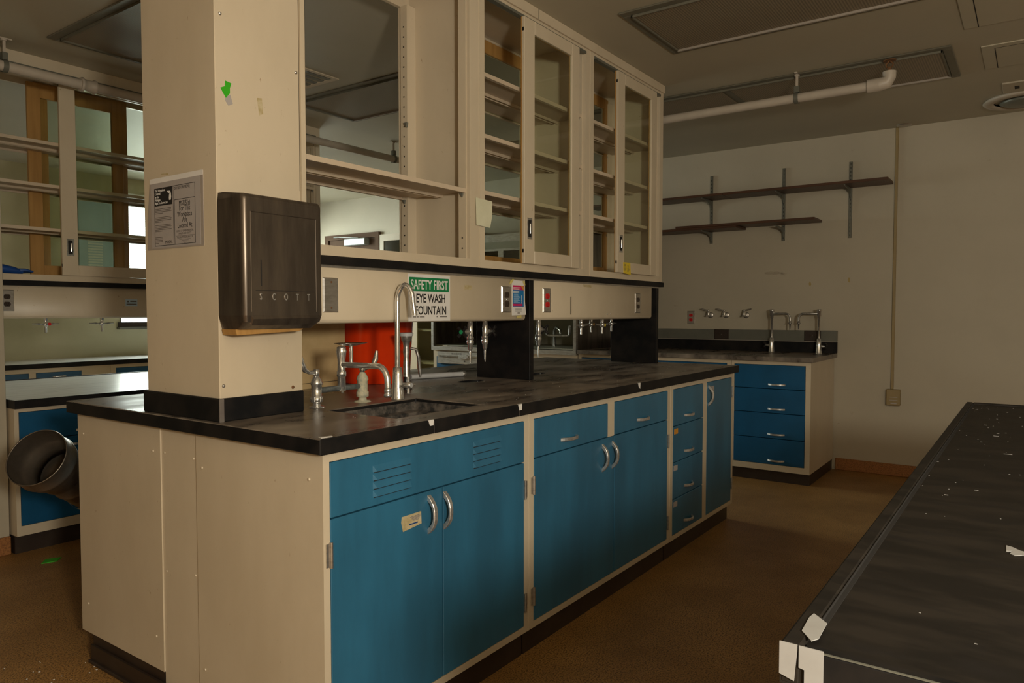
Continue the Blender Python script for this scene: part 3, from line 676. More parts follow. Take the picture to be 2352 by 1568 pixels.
# upper cabinets
UZ0, UZ1 = 1.407, ZC
DF = .426
def sliding_door(t, x0, x1, y0, z0, z1, outside='cream', inside='wood', st=.082, sr=.070, bot=.058, topr=.058, pull=True, flip=False, world=True):
    fo = MB(); grid_frame(fo, x0, x1, z0, z1, [(x0 + st, x1 - sr, z0 + bot, z1 - topr)], y0, y0 + .014)
    d = fo.build('sliding_door', outside if not flip else inside, t, .0015, world)
    fi = MB(); grid_frame(fi, x0 + .001, x1 - .001, z0 + .001, z1 - .001, [(x0 + st, x1 - sr, z0 + bot, z1 - topr)], y0 + .014, y0 + .019)
    fi.build('inner_frame', inside if not flip else outside, d, 0, world)
    B(x0 + st, x1 - sr, y0 + .008, y0 + .011, z0 + bot, z1 - topr).build('glass_pane', 'glass', d, 0, world)
    if pull:
        yy = y0 - .0008; px = x0 + .042 if not flip else x0 + .042; zc = z0 + .155
        p = MB(); grid_frame(p, px - .020, px + .018, zc - .047, zc + .047, [(px - .013, px + .011, zc - .038, zc + .038)], yy - .001, yy + .002)
        q = p.build('recessed_pull', 'chrome_dull', d, 0, world)
        B(px - .013, px + .011, y0 - .0006, y0 + .0004, zc - .038, zc + .038).build('recess', 'gap', q, 0, world)
        MB().lathe([(.004, -.022), (.005, 0), (.004, .022)], (px + .003, y0 - .001, zc), (0, 0, 1), 8).build('finger_grip', 'chrome', q, 0, world)
        for z in (z0 + .055, z1 - .055): B(x0 - .0006, x0 + .0005, y0 + .003, y0 + .011, z - .008, z + .008).build('bumper', 'black', d, 0, world)
    for z in (z1 - .03,): MB().box(x0 + .015, x0 + .035, y0 + .019, y0 + .026, z - .03, z + .035).build('roller_bracket', 'grey_metal', d, 0, world)
    return d
def shelf(t, x0, x1, z, y0=CY0 + .012, y1=CY1 - .02, hem=.017, world=True, side='cream_in'):
    m = MB(); ym = (y0 + y1) / 2
    m.box(x0, x1, y0, ym - .01, z - .004, z); m.box(x0, x1, ym + .01, y1, z - .004, z)
    for y in (y0, ym - .012, ym + .010, y1 - .002): m.box(x0, x1, y, y + .002, z - hem, z - .004)
    m.box(x0, x1, y0 + .002, y0 + .016, z - hem, z - hem + .002); m.box(x0, x1, y1 - .016, y1 - .002, z - hem, z - hem + .002)
    return m.build('shelf', side, t, 0, world)
def wall_cabinet(name, label, x0, x1, ox0, ox1, y0=CY0, y1=CY1, z0=UZ0, z1=UZ1, shelves=(), front=None, rear=None, back_open=True, lstile=True, group=None):
    t = thing(name, label, 'cabinet', ((x0 + x1) / 2, (y0 + y1) / 2, z0), 0, group)
    b = MB(); zb, zt = z0 + .033, z1 - .060
    grid_frame(b, x0, x1, z0, z1, [(ox0, ox1, zb, zt)], y0, y0 + .018)
    grid_frame(b, x0, x1, z0, z1, [(ox0, ox1, zb, zt)], y1 - .018, y1)
    b.box(x0, x0 + .012, y0 + .018, y1 - .018, z0, z1); b.box(x1 - .012, x1, y0 + .018, y1 - .018, z0, z1)
    b.box(x0 + .012, x1 - .012, y0 + .018, y1 - .018, z0, z0 + .012); b.box(x0 + .012, x1 - .012, y0 + .018, y1 - .018, z1 - .012, z1)
    b.build('body', 'cream', t)
    # jamb strips, front and rear, with slot holes
    for yy in (y0 + .018, y1 - .056):
        B(ox1 - .006, x1 - .012, yy, yy + .038, zb, zt).build('slotted_strip', 'cream', t); B(x0 + .012, ox0 + .006, yy, yy + .038, zb, zt).build('slotted_strip', 'cream', t)
    h = MB()
    for k in range(24):
        z = zb + .03 + k * .042
        if z > zt - .05: break
        h.box(ox1 - .0068, ox1 - .006, y1 - .040, y1 - .034, z - .003, z + .003)
        if k < 2: h.box(ox1 - .0068, ox1 - .006, y0 + .034, y0 + .040, z + .01, z + .016)
    h.build('slot_holes', 'gap', t)
    for z in shelves: shelf(t, x0 + .013, x1 - .013, z, y0 + .020, y1 - .022)
    if shelves:
        for z in shelves:
            for y in (y0 + .030, y1 - .045):
                MB().prism([(y, z - .017), (y + .016, z - .017), (y + .004, z - .034)], 'yz', ox1 - .014, ox1 - .006).build('shelf_clip', 'grey_metal', t)
    # top track
    B(ox0, ox1, y0 - .004, y0 + .020, zt - .012, zt).build('door_track', 'grey_metal', t)
    for dspec in front or (): sliding_door(t, *dspec[:2], dspec[2], zb, zt - .014, **(dspec[3] if len(dspec) > 3 else {}))
    for dspec in rear or (): sliding_door(t, *dspec[:2], dspec[2], zb + .012, zt + .024, outside='cream', inside='wood', flip=True, pull=False, **(dspec[3] if len(dspec) > 3 else {}))
    return t
u1 = wall_cabinet('wall_cabinet', 'doorless open cream wall cabinet beside the column, one shelf', .3306, 1.2005, .3306, 1.142, shelves=(1.722,))
MB().lathe([(.006, 0), (.006, .004)], (1.1881, .52, 2.30), (-1, 0, 0), 8).build('bolt', 'rust', u1)
m = MB(); m.box(1.1881 - .004, 1.1881, .475, .487, 1.490, 1.502); m.build('bolt', 'rust', u1)
m = MB()
for x in (1.2005, 2.1095): m.box(x - .0012, x + .0012, CY0 - .0022, CY0, UZ0, ZC - .045)
m.box(1.1405, 1.143, CY0 + .001, CY0 + .02, UZ0 + .033, ZC - .06)
m.build('highlight_bead', 'cream', u1)  # thin beads added so the joints show a bright highlight line
m = MB(); m.prism([(.78, 2.030), (.80, 2.030), (.785, 2.010)], 'yz', 1.125, 1.136); m.build('shelf_clip', 'grey_metal', u1)
u2 = wall_cabinet('wall_cabinet', 'middle glass-fronted cream wall cabinet of the island, sliding door half open', 1.2005, 2.1095, 1.236, 2.064, shelves=(2.217, 1.965, 1.731),
    front=[(1.492, 1.966, DF)], rear=[(1.216, 2.036, .800, dict(st=.07, sr=.020, bot=.052, topr=.062))])
u3 = wall_cabinet('wall_cabinet', 'far end glass-fronted cream wall cabinet of the island with the yellow tag', 2.1095, 3.000, 2.147, 2.956, shelves=(2.217, 1.965, 1.731),
    front=[(2.372, 2.862, DF)], rear=[(2.125, 2.960, .800, dict(st=.05, sr=.050, bot=.052, topr=.062))])
t = thing('cabinet_top_trim', 'cream trim strip where the island wall cabinets meet the ceiling', 'trim', (1.7, .44, ZC - .03))
B(.3306, 3.004, CY0 - .010, CY0 - .0006, ZC - .045, ZC).build('strip', 'cream', t, .001); B(1.62, 1.622, CY0 - .0105, CY0 - .010, ZC - .045, ZC).build('joint', 'gap', t)
patch('note_paper', 'blank cream paper stuck to the cabinet stile between the open and glazed cabinets', 'paper', [(1.168, 1.688), (1.278, 1.684), (1.276, 1.62), (1.262, 1.574), (1.172, 1.578)], 'xz', .440, .4415, 'paper_y')
t = thing('yellow_tag', 'small yellow sticker tag at the foot of the far sliding door', 'sticker', (2.48, DF, 1.43))
MB().prism([(2.440, 1.497), (2.522, 1.498), (2.530, 1.432), (2.445, 1.438)], 'xz', DF - .0024, DF - .0004).build('tag', 'yellow', t)
m = MB()
for k in range(6): m.box(2.448, 2.448 + random.uniform(.02, .03), DF - .003, DF - .0024, 1.486 - k * .007, 1.488 - k * .007); m.box(2.486, 2.486 + random.uniform(.015, .03), DF - .003, DF - .0024, 1.478 - k * .006, 1.480 - k * .006)
m.build('writing', 'grey_ink', t)

# ---------------------------------------------------------------- taps on the island
def lever(mb, o, dirx, rise=.06):
    x, y, z = o
    mb.tube([(x, y, z), (x + dirx * .030, y, z + .002), (x + dirx * .048, y - .002, z + .010), (x + dirx * .060, y - .003, z + .030), (x + dirx * .066, y - .003, z + rise)], [.008, .006, .008, .010, .005], 10)
t = thing('bridge_faucet', 'old chrome bridge faucet with two lever valves and a soap dish over the sink', 'faucet', (.49, .49, H))
def valve(x, y, mm, lvd, name):
    p = [(.026, 0), (.022, .004), (.012, .006), (.012, .016), (.0185, .018), (.0185, .034), (.0155, .036), (.0155, .072), (.018, .076), (.0175, .082), (.0135, .092), (.009, .100), (.006, .104)]
    p = [(q * (1.16 if mm == 'lime' else 1.08), h) for q, h in p]
    o = MB().lathe(p, (x, y, H), n=16).build(name, mm, t)
    MB().hexnut((x, y, H + .020), .0205, .016).build('hex_nut', mm if mm == 'lime' else 'chrome_dull', t)
    MB().lathe([(.008, 0), (.010, .004), (.010, .020), (.006, .022)], (x, y, H + .103), n=12).build('valve_cap', 'chrome', t)
    m = MB(); lever(m, (x, y, H + .114), lvd); m.build('lever_handle', 'chrome', t)
valve(.394, .490, 'chrome', -1, 'valve_body'); valve(.590, .486, 'lime', 1, 'valve_body')
m = MB(); m.cyl((.405, .49, H + .055), (.580, .487, H + .055), .0095); m.build('bridge_pipe', 'pipe_grey', t)
m = MB(); m.lathe([(.0135, 0), (.0135, .048), (.016, .050), (.016, .066), (.0135, .068), (.0125, .10), (.0165, .128), (.018, .136), (.015, .142), (.017, .146), (.010, .150)], (.498, .488, H + .045), n=16)
m.build('riser', 'chrome', t)
m = MB(); m.cyl((.486, .470, H + .040), (.510, .505, H + .090), .004, n=8); m.build('brace_rod', 'chrome', t)
sp = [(.498, .480, H + .134), (.502, .44, H + .134), (.507, .38, H + .1345), (.511, .330, H + .135)]
for k in range(1, 7):
    a_ = k * PI / 12; sp.append((.511 + .006 * math.sin(a_), .330 - .040 * math.sin(a_), H + .135 - .05 * (1 - math.cos(a_))))
sp.append((.517, .289, H + .065))
MB().tube(sp, .0098, 14).build('swing_spout', 'chrome', t)
MB().lathe([(.0095, 0), (.0135, .002), (.0135, .010), (.010, .013), (.012, .018), (.012, .026), (.009, .030)], (.517, .289, H + .035), n=14).build('aerator', 'chrome_dull', t)
MB().cyl((.512, .455, H + .132), (.512, .455, H + .198), .0055).build('dish_stem', 'chrome', t)
m = MB(); m.lathe([(.006, -.004), (.030, 0), (.050, .006), (.052, .007), (.030, .003), (.005, .001)], (.512, .455, H + .200), n=24); m.xf(Matrix.Translation((.512, .455, 0)) @ Matrix.Diagonal((1.25, .85, 1, 1)) @ Matrix.Translation((-.512, -.455, 0))); m.build('soap_dish', 'chrome', t)
# gooseneck
t = thing('gooseneck_tap', 'tall chrome gooseneck tap beside the sink in front of the eye wash sign', 'faucet', (.722, .446, H))
gx, gy = .722, .446
MB().lathe([(.026, 0), (.024, .006), (.018, .085), (.0165, .112), (.010, .114)], (gx, gy, H), n=20).build('conical_base', 'chrome', t)
gp = [(gx, gy, H + .11), (gx, gy, H + .30), (gx, gy, H + .345)]
R_ = .030
for k in range(1, 13):
    a_ = k * PI / 12; gp.append((gx + R_ * (1 - math.cos(a_)) * .35, gy - R_ * (1 - math.cos(a_)) * .94, H + .345 + .062 * math.sin(a_)))
gp.append((gp[-1][0] + .004, gp[-1][1] - .004, H + .305))
MB().tube(gp, .0092, 14).build('swan_neck', 'chrome', t)
MB().lathe([(.0105, 0), (.0105, .006)], gp[-1], (0, 0, -1), 14).build('outlet_ring', 'chrome', t)
m = MB(); m.cyl((gx, gy, H + .050), (gx + .014, gy - .045, H + .050), .009); m.lathe([(.013, 0), (.013, .010), (.010, .013)], (gx + .012, gy - .038, H + .050), (.3, -.95, 0), 16); m.build('side_valve', 'chrome', t)
m = MB()
for dx, dz in ((.030, 0), (-.030, 0), (0, .030), (0, -.030)): m.tube([(gx + .012, gy - .042, H + .050), (gx + .012 + dx, gy - .042, H + .050 + dz)], [.0045, .0055], 8)
m.build('cross_handle', 'chrome', t)
MB().lathe([(.0085, 0), (.0085, .002)], (gx + .0168, gy - .0505, H + .050), (.3, -.95, 0), 16).build('index_button', 'white_pl', t)
# eyewash hose unit
t = thing('eyewash_hose', 'hand-held eyewash spray unit with grey cap behind the gooseneck tap', 'eyewash', (.985, .655, H))
ex, ey = .985, .655
MB().lathe([(.022, 0), (.020, .008), (.013, .012), (.013, .06), (.015, .062)], (ex, ey, H), n=16).build('holder', 'black', t)
MB().lathe([(.015, .05), (.013, .11), (.011, .13), (.014, .15), (.012, .17), (.015, .19), (.022, .20), (.024, .215)], (ex, ey, H), n=16).build('spray_body', 'chrome_dull', t)
MB().lathe([(.028, .214), (.029, .220), (.029, .226), (.026, .228)], (ex, ey, H), n=20).build('spray_cap', 'white_pl', t)
MB().tube([(ex + .012, ey - .01, H + .165), (ex + .035, ey - .022, H + .160), (ex + .044, ey - .025, H + .13), (ex + .052, ey - .027, H + .06), (ex + .052, ey - .027, H + .045)], [.006, .007, .007, .007, .003], 10).build('squeeze_lever', 'chrome_dull', t)
# bucket & box & tube
t = thing('red_bucket', 'large red plastic bucket standing on the island behind the taps', 'bucket', (1.14, .987, H))
MB().lathe([(.10, .004), (.142, 0), (.147, .004), (.165, .30), (.170, .302), (.170, .33), (.164, .334), (.160, .33), (.141, .01), (.10, .010)], (1.14, .987, H), n=48, caps=False).build('shell', 'red', t)
MB().lathe([(.001, .003), (.142, .003)], (1.14, .987, H), n=48, caps=False).build('bottom', 'red', t)
t = thing('fibreboard_box', 'tan fibreboard box behind the bridge faucet, left of the red bucket', 'box', (.73, 1.10, H))
B(.53, .945, .972, 1.24, H, H + .42).build('box', 'cardboard', t, .002); B(.53, .947, .9712, .972, H + .022, H + .024).build('bottom_fold', 'gap', t)
t = thing('glass_tube', 'pale grey tube lying on the island at the foot of the black slab', 'tube', (1.5, .88, H))
MB().cyl((1.30, .93, H + .0125), (1.565, .84, H + .0125), .012).build('tube', 'white_pl', t)
MB().lathe([(.0125, 0), (.0145, .003), (.0125, .010), (.0145, .016), (.006, .022)], (1.565, .84, H + .0125), (.947, -.32, 0), 12).build('end_cap', 'chrome_dull', t)

# lab taps under the panel
ZP = 1.187
def lab_tap(x, y, side, label, group='serrated water taps', dot=None, big=True, z=ZP):
    t = thing('lab_tap', label, 'tap', (x, y, z), 0, group)
    MB().lathe([(.011, 0), (.011, -.010), (.012, -.011), (.012, -.055), (.010, -.068)], (x, y, z), n=14).build('tap_body', 'chrome', t)
    MB().lathe([(.015, -.066), (.015, -.078), (.012, -.080), (.015, -.083), (.015, -.094), (.011, -.100), (.010, -.116), (.006, -.124)], (x, y, z), n=14).build('vacuum_breaker', 'chrome', t)
    pr_ = [(.006, -.120)]
    for k in range(9): pr_ += [(.0056 - k * .0003, -.124 - k * .006), (.0044 - k * .0003, -.129 - k * .006)]
    MB().lathe(pr_, (x, y, z), n=10).build('hose_nozzle', 'chrome_dull', t)
    MB().lathe([(.010, .008), (.013, .016), (.010, .030), (.006, .040), (.006, .052)], (x, y, z - .045), (side, 0, 0), 14).build('valve_stem', 'chrome_dull', t)
    m = MB(); hx = x + side * .052
    for a_ in (.7, 2.3, 3.9, 5.5): m.tube([(hx, y, z - .045), (hx, y + .028 * math.cos(a_), z - .045 + .028 * math.sin(a_))], [.005, .007], 8)
    m.lathe([(.010, -.006), (.010, .008)], (hx, y, z - .045), (side, 0, 0), 12); m.build('cross_handle', 'black', t)
    if dot: MB().lathe([(.009, .008), (.009, .0105)], (hx, y, z - .045), (side, 0, 0), 14).build('index_disc', dot, t)
    return t
lab_tap(1.229, .520, -1, 'chrome water tap with a green disc on its black cross handle', dot='green_dot')
lab_tap(1.331, .520, 1, 'chrome water tap next to the middle black slab, handle turned away')
lab_tap(1.725, .505, 1, 'chrome water tap just beyond the middle black slab')
def gas_turret(x, y, z, label, cols=('chrome', 'chrome'), group='hose-barb gas turrets', L=.045):
    t = thing('gas_turret', label, 'gas tap', (x, y, z), 0, group)
    MB().lathe([(.011, 0), (.009, -.012), (.008, -.020), (.013, -.026), (.014, -.032), (.012, -.040), (.007, -.044)], (x, y, z), n=14).build('turret_body', 'chrome', t)
    pr_ = [(.006, -.042)]
    for k in range(7): pr_ += [(.0062, -.046 - k * .005), (.0048, -.0495 - k * .005)]
    MB().lathe(pr_, (x, y, z), n=10).build('hose_barb', 'chrome_dull', t)
    for s_, cc in zip((-1, 1), cols):
        m = MB(); m.tube([(x + s_ * .008, y, z - .032), (x + s_ * .024, y, z - .032), (x + s_ * .034, y, z - .031), (x + s_ * L, y, z - .030), (x + s_ * (L + .018), y, z - .030)], [.005, .004, .006, .0035, .003], 8)
        h_ = m.build('lever_handle', 'chrome_dull', t)
        if cc != 'chrome': MB().lathe([(.009, -.002), (.009, .002)], (x + s_ * .016, y - .008, z - .032), (0, -1, 0), 10).build('colour_disc', cc, t)
    return t
gas_turret(2.153, .520, ZP, 'gas turret below the far service panel, first after the big tap')
gas_turret(2.379, .520, ZP, 'gas turret below the far service panel with a yellow disc', ('chrome', 'yellow'))
gas_turret(2.577, .700, ZP, 'gas turret on the rear side of the far service panel with a red disc', ('chrome', 'orange'))
gas_turret(2.830, .700, ZP, 'last gas turret beside the far black slab')

# tapes and chips
t_ = [(.390, .413, .897), (.838, .862, .893), (1.752, 1.775, .896)]
for k, (x0, x1, z0) in enumerate(t_):
    lb = ('white tape chip on the worktop edge in front of the sink', 'white tape chip on the worktop edge above the cabinet joint', 'narrow white tape chip on the worktop edge above the second drawer')[k]
    o = MB(); o.prism([(x0, H + .0006), (x1, H + .0006), (x1 - .002, z0 - .008 if k == 2 else z0), (x0 + .007, z0)], 'xz', -.0012, -.0002); o.box(x0, x1, -.0012, .004, H, H + .0006)
    tag(o.build('tape_chip', 'white'), lb, 'tape', 'white tape chips on the island edge')
patch('paper_flake', 'torn white flake on the near corner of the island worktop', 'paper', [(.012, .012), (.044, .006), (.052, .018), (.030, .022), (.018, .030)], 'xy', H, H + .0008, 'white')
t = thing('tape_label', 'scribbled masking tape label on the left blue sink cabinet door', 'label', (.35, FY, .625))
MB().prism([(.308, .648), (.386, .648), (.388, .612), (.312, .605), (.305, .632)], 'xz', FY - .0025, FY - .0013).build('tape', 'tape_tan', t)
m = MB()
for k in range(5): m.box(.340 + k * .003, .385 - k * .002, FY - .0029, FY - .0025, .640 - k * .003, .6408 - k * .003)
m.box(.335, .372, FY - .0029, FY - .0025, .618, .6215); m.build('scribble', 'navy', t)
for (u, z, mm, lb) in ((2.215, .648, 'orange', 'orange square sticker on the second drawer of the island'), (2.213, .466, 'grey_paper', 'grey square label on the third drawer of the island'), (2.213, .285, 'grey_paper', 'grey square label on the bottom drawer of the island'),
                       (2.705, .820, 'grey_paper', 'grey label beside the handle of the narrow island door')):
    tag(B(u, u + (.055 if u > 2.6 else .046), FY - .0025, FY - .0013, z - .026, z).build('square_label', mm), lb, 'label', 'square labels on the far cabinet')
# dust flakes on the island top
m = MB()
for k in range(120):
    x = random.uniform(.3, 3.0); y = random.uniform(.03, .5) if k % 3 else random.uniform(.5, 1.3); s_ = random.uniform(.0008, .0022)
    if SX0 - .01 < x < SX1 + .01 and y < SY1 + .01: continue
    if x < 1.0 and .4 < y < .6: continue
    m.box(x, x + s_ * random.uniform(1, 2), y, y + s_, H, H + .0006)
tag(m.build('dust_flakes', 'white'), 'tiny white flakes scattered over the black island worktop', 'debris', kind='stuff')

# ================================================================ NEAR RIGHT BENCH
RX0, RX1, RY0, RY1 = -.472, 1.806, -2.05, -1.222
t = thing('near_worktop', 'worn black worktop with raised edge filling the lower right corner', 'worktop', (.66, -1.6, H))
B(RX0 + .0005, RX1 - .0005, RY0 + .0005, RY1 - .0005, H - .040, H - .005).build('slab', 'dusty_top', t)
m = MB(); w_ = .020
m.box(RX0, RX1, RY1 - w_, RY1, H - .040, H); m.box(RX0, RX1, RY0, RY0 + w_, H - .040, H); B(RX0, RX0 + .016, RY0 + w_, RY1 - w_, H - .040, H - .003).build('end_edge', 'edge', t, .002); m.box(RX1 - w_, RX1, RY0 + w_, RY1 - w_, H - .040, H)
m.build('raised_edge', 'dusty_top', t, .003)
m = MB(); m.box(RX0 + .03, RX1 - .02, RY1 - w_ - .006, RY1 - w_, H - .0052, H - .0044); m.box(RX0 + .03, RX1 - .02, RY1 - w_ - .0008, RY1 - w_ - .0002, H - .005, H - .001); m.build('groove_line', 'gap', t)  # dark strips mark the groove inside the raised edge
B(RX0 - .0006, RX0 + .0016, RY0 + .02, RY1 - .02, H - .0030, H - .0018).build('metal_edge_line', 'grey_metal', t)
base_cabinet('near_base_cabinet', 'cream base cabinet below the worn black worktop at lower right', (RX1 - .03, RY1 - .03, 0), PI, RX1 - RX0 - .06, RY1 - RY0 - .06, H - .042,
  [('door', .03 + k * .55, .54 + k * .55, .119, .847, dict(pu=.49 + k * .55, pz=.72)) for k in range(4)], kick=.07)
def flat(name, label, pts, z, mm='white', group=None, th=.0008): return tag(MB().prism(pts, 'xy', z, z + th).build(name, mm), label, 'paper', group)
flat('tape_square', 'crumpled square of white tape lying on the near worktop corner', [(-.457, -1.247), (-.439, -1.234), (-.402, -1.232), (-.389, -1.2335), (-.407, -1.250), (-.448, -1.2515)], H + .0002, 'tape_white', group='white tape on the near worktop corner')
m = MB(); m.prism([(-1.2225, H + .0008), (-1.2225, H - .030), (-1.236, H - .034), (-1.2385, H - .004), (-1.2385, H + .0008)], 'yz', RX0 - .0018, RX0 - .0006)
tag(m.build('tape_corner', 'tape_white'), 'white tape folded round the very corner of the near worktop', 'tape', 'white tape on the near worktop corner')
m = MB(); m.prism([(-1.2400, H + .0006), (-1.2400, H - .020), (-1.2450, H - .021), (-1.2450, H - .040), (-1.2615, H - .044), (-1.2615, H + .0006)], 'yz', RX0 - .0018, RX0 - .0006)
tag(m.build('tape_tab', 'tape_white'), 'L-shaped white tape hanging down the front of the near worktop edge', 'tape', 'white tape on the near worktop corner')
flat('torn_paper', 'small torn white paper scrap on the near worktop at the right edge', [(.010, -1.386), (.006, -1.393), (-.006, -1.402), (-.013, -1.420), (-.030, -1.420), (-.026, -1.404), (-.034, -1.396), (-.028, -1.391), (-.014, -1.394), (-.018, -1.387)], H - .005, 'tape_white')
m = MB()
for k in range(110):
    x = RX0 + .10 + (random.random() ** .6) * 2.1; y = RY1 - .03 - (random.random() ** 1.7) * .6; s_ = random.uniform(.0004, .0010) * (1 + max(0, x))
    m.box(x, x + s_, y, y + s_ * random.uniform(.6, 3), H - .005, H - .0046)
for (x, y, l) in ((.90, -1.40, .020), (1.05, -1.33, .012), (.78, -1.36, .016), (.55, -1.60, .03), (1.3, -1.45, .02), (1.25, -1.30, .008), (.35, -1.33, .006), (.28, -1.29, .006)): m.box(x, x + .002, y - l, y, H - .005, H - .0044)
tag(m.build('paint_flakes', 'tape_white'), 'white paint flakes scattered over the near worn worktop', 'debris', kind='stuff')

# ================================================================ FAR WALL BENCH
BX, BY1, BH = 4.165, -.162, .907
t = thing('wall_worktop', 'black stone worktop with backsplash along the far wall', 'worktop', (4.5, .7, BH))
B(BX, XW - .002, BY1, 1.735, BH - .033, BH).build('slab', 'top', t, .002)
B(XW - .028, XW - .002, BY1, 1.735, BH, .993).build('backsplash', 'edge', t, .001)
t = thing('wall_raceway', 'grey green metal raceway strip above the far black backsplash', 'raceway', (4.9, .7, 1.0))
B(XW - .045, XW - .002, BY1, 1.735, .997, 1.082).build('channel', 'grey_metal', t, .001); B(XW - .046, XW - .028, BY1, 1.735, .993, .997).build('lower_lip', 'light_rim', t)
outlet('raceway_outlet', 'dark socket plate in the grey raceway below the wall gas cocks', (XW - .0455, .745, 1.040), -PI / 2, 'brown_dev', plate='kick', w=.082, h=.125, horiz=True)
outlet('raceway_outlet', 'dark socket plate in the grey raceway behind the right bench tap', (XW - .0455, .015, 1.040), -PI / 2, 'brown_dev', plate='kick', w=.082, h=.125, horiz=True)
CX = 4.198
zc_ = [(.6735, .847), (.4975, .6735), (.3145, .4975), (.125, .3145)]
base_cabinet('wall_drawer_cabinet', 'blue four-drawer cabinet at the right end of the far wall bench', (CX, .42, 0), -PI / 2, .561, .72, BH - .034,
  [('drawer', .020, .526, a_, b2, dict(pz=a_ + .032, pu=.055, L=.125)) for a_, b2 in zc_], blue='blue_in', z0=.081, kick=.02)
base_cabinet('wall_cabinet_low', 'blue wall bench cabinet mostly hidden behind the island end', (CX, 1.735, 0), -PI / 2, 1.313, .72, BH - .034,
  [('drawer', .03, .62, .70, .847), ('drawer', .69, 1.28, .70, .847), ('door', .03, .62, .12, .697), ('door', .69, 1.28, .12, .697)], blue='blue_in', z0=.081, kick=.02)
B(CX - .006, CX + .001, -.141, .42, .081, .112).build('bottom_rail', 'cream', [o for o in C.objects if o.name.startswith('wall_drawer_cabinet')][0], world=False).matrix_world = Matrix.Identity(4)
bpy.data.objects.remove([o for o in C.objects if o.name.startswith('bottom_rail')][-1])
def bench_tap(y, s, label):
    x = 4.80; t = thing('bench_tap', label, 'faucet', (x, y, BH), 0, 'vacuum breaker taps on the wall bench')
    MB().lathe([(.026, 0), (.024, .005), (.018, .07), (.015, .115), (.010, .118)], (x, y, BH), n=18).build('conical_base', 'chrome', t)
    MB().lathe([(.0085, .11), (.0085, .27), (.013, .272), (.013, .285), (.017, .288), (.018, .325), (.022, .328), (.022, .338), (.012, .342)], (x, y, BH), n=14).build('riser', 'chrome', t)
    z = BH + .307; pts = [(x, y, z), (x - .02, y + s * .05, z), (x - .02, y + s * .11, z)]
    for k in range(1, 7):
        a_ = k * PI / 12; pts.append((x - .02, y + s * (.11 + .035 * math.sin(a_)), z - .035 * (1 - math.cos(a_))))
    pts.append((x - .02, y + s * .146, z - .055)); MB().tube(pts, .0085, 12).build('swing_spout', 'chrome_dull', t)
    MB().lathe([(.009, 0), (.010, .018), (.015, .019), (.015, .024), (.007, .028), (.004, .075)], (x - .02, y + s * .146, z - .052), (0, 0, -1), 12).build('hose_nozzle', 'chrome_dull', t)
    MB().lathe([(.009, 0), (.014, .01), (.010, .03), (.007, .045)], (x, y, BH + .055), (0, -s, 0), 12).build('valve_stem', 'chrome_dull', t)
    m = MB()
    for a_ in (.5, 2.1, 3.6, 5.2): m.tube([(x, y - s * .05, BH + .055), (x + .028 * math.cos(a_), y - s * .055, BH + .055 + .028 * math.sin(a_))], [.005, .007], 8)
    m.build('cross_handle', 'black', t)
bench_tap(.305, -1, 'left of two chrome bench taps on the far wall bench, spout pointing right')
bench_tap(-.052, 1, 'right end chrome bench tap on the far wall bench, spout pointing left')
for y, s, lb in ((.858, 1, 'wall gas cock nearest the red wall outlet'), (.722, 1, 'middle wall gas cock of three'), (.553, -1, 'right wall gas cock with its lever turned right')):
    t = thing('gas_cock', lb, 'gas tap', (XW, y, 1.21), 0, 'gas cocks on the far wall'); z = 1.212
    MB().lathe([(.027, 0), (.025, .004), (.012, .006)], (XW, y - .03 * s * 0, z - .01), (-1, 0, 0), 18).build('wall_flange', 'steel', t)
    m = MB(); m.cyl((XW, y, z - .01), (XW - .055, y, z - .01), .009); m.lathe([(.012, -.022), (.014, -.012), (.014, .012), (.009, .022)], (XW - .055, y, z), (0, 0, 1), 14); m.tube([(XW - .055, y, z - .012), (XW - .09, y + .005, z - .018)], [.010, .006], 10); m.build('cock_body', 'chrome', t)
    m = MB(); m.sphere((XW - .055, y, z + .026), .010); m.tube([(XW - .055, y, z + .026), (XW - .06, y + s * .03, z + .032), (XW - .062, y + s * .062, z + .042)], [.004, .0075, .006], 10); m.build('lever_handle', 'steel', t)
outlet('wall_outlet', 'steel wall outlet with dark red sockets left of the gas cocks', (XW - .0005, 1.032, 1.180), -PI / 2, 'red_dev')
# shelves on standards
SZ1, SZ2 = 2.172, 1.905
for y, z0, z1, lb in ((.857, 1.81, 2.38, 'left slotted shelf standard on the far wall'), (.259, 1.80, 2.379, 'middle slotted shelf standard on the far wall'), (-.237, 1.795, 2.372, 'right slotted shelf standard holding only the top shelf')):
    t = thing('shelf_standard', lb, 'shelf standard', (XW, y, z0), 0, 'slotted shelf standards')
    B(XW - .014, XW, y - .011, y + .011, z0, z1).build('channel', 'grey_metal', t, .001)
    m = MB()
    for k in range(int((z1 - z0) / .03)): m.box(XW - .0146, XW - .014, y - .002, y + .002, z0 + .012 + k * .03, z0 + .026 + k * .03)
    m.build('slots', 'gap', t)
def bracket(y, z, lb):
    t = thing('shelf_bracket', lb, 'bracket', (XW - .014, y, z), 0, 'shelf brackets')
    MB().prism([(XW - .0145, z), (XW - .235, z), (XW - .235, z - .008), (XW - .09, z - .020), (XW - .035, z - .045), (XW - .024, z - .075), (XW - .0145, z - .078)], 'xz', y - .004, y + .004).build('arm', 'grey_metal', t)
for y, n_ in ((.857, 'left'), (.259, 'middle'), (-.237, 'right')): bracket(y, SZ1, 'bracket under the upper board on the %s standard' % n_)
for y, n_ in ((.857, 'left'), (.259, 'middle')): bracket(y, SZ2 - (.001 if n_ == 'left' else 0), 'bracket under the lower board on the %s standard' % n_)
def board(y0, y1, z, lb): return tag(B(XW - .26, XW - .0146, y0, y1, z, z + .019).build('shelf_board', 'wood_dark', bevel=.001), lb, 'shelf', 'dark wooden shelf boards')
board(-.530, .672, SZ1, 'right dark wooden board of the upper wall shelf')
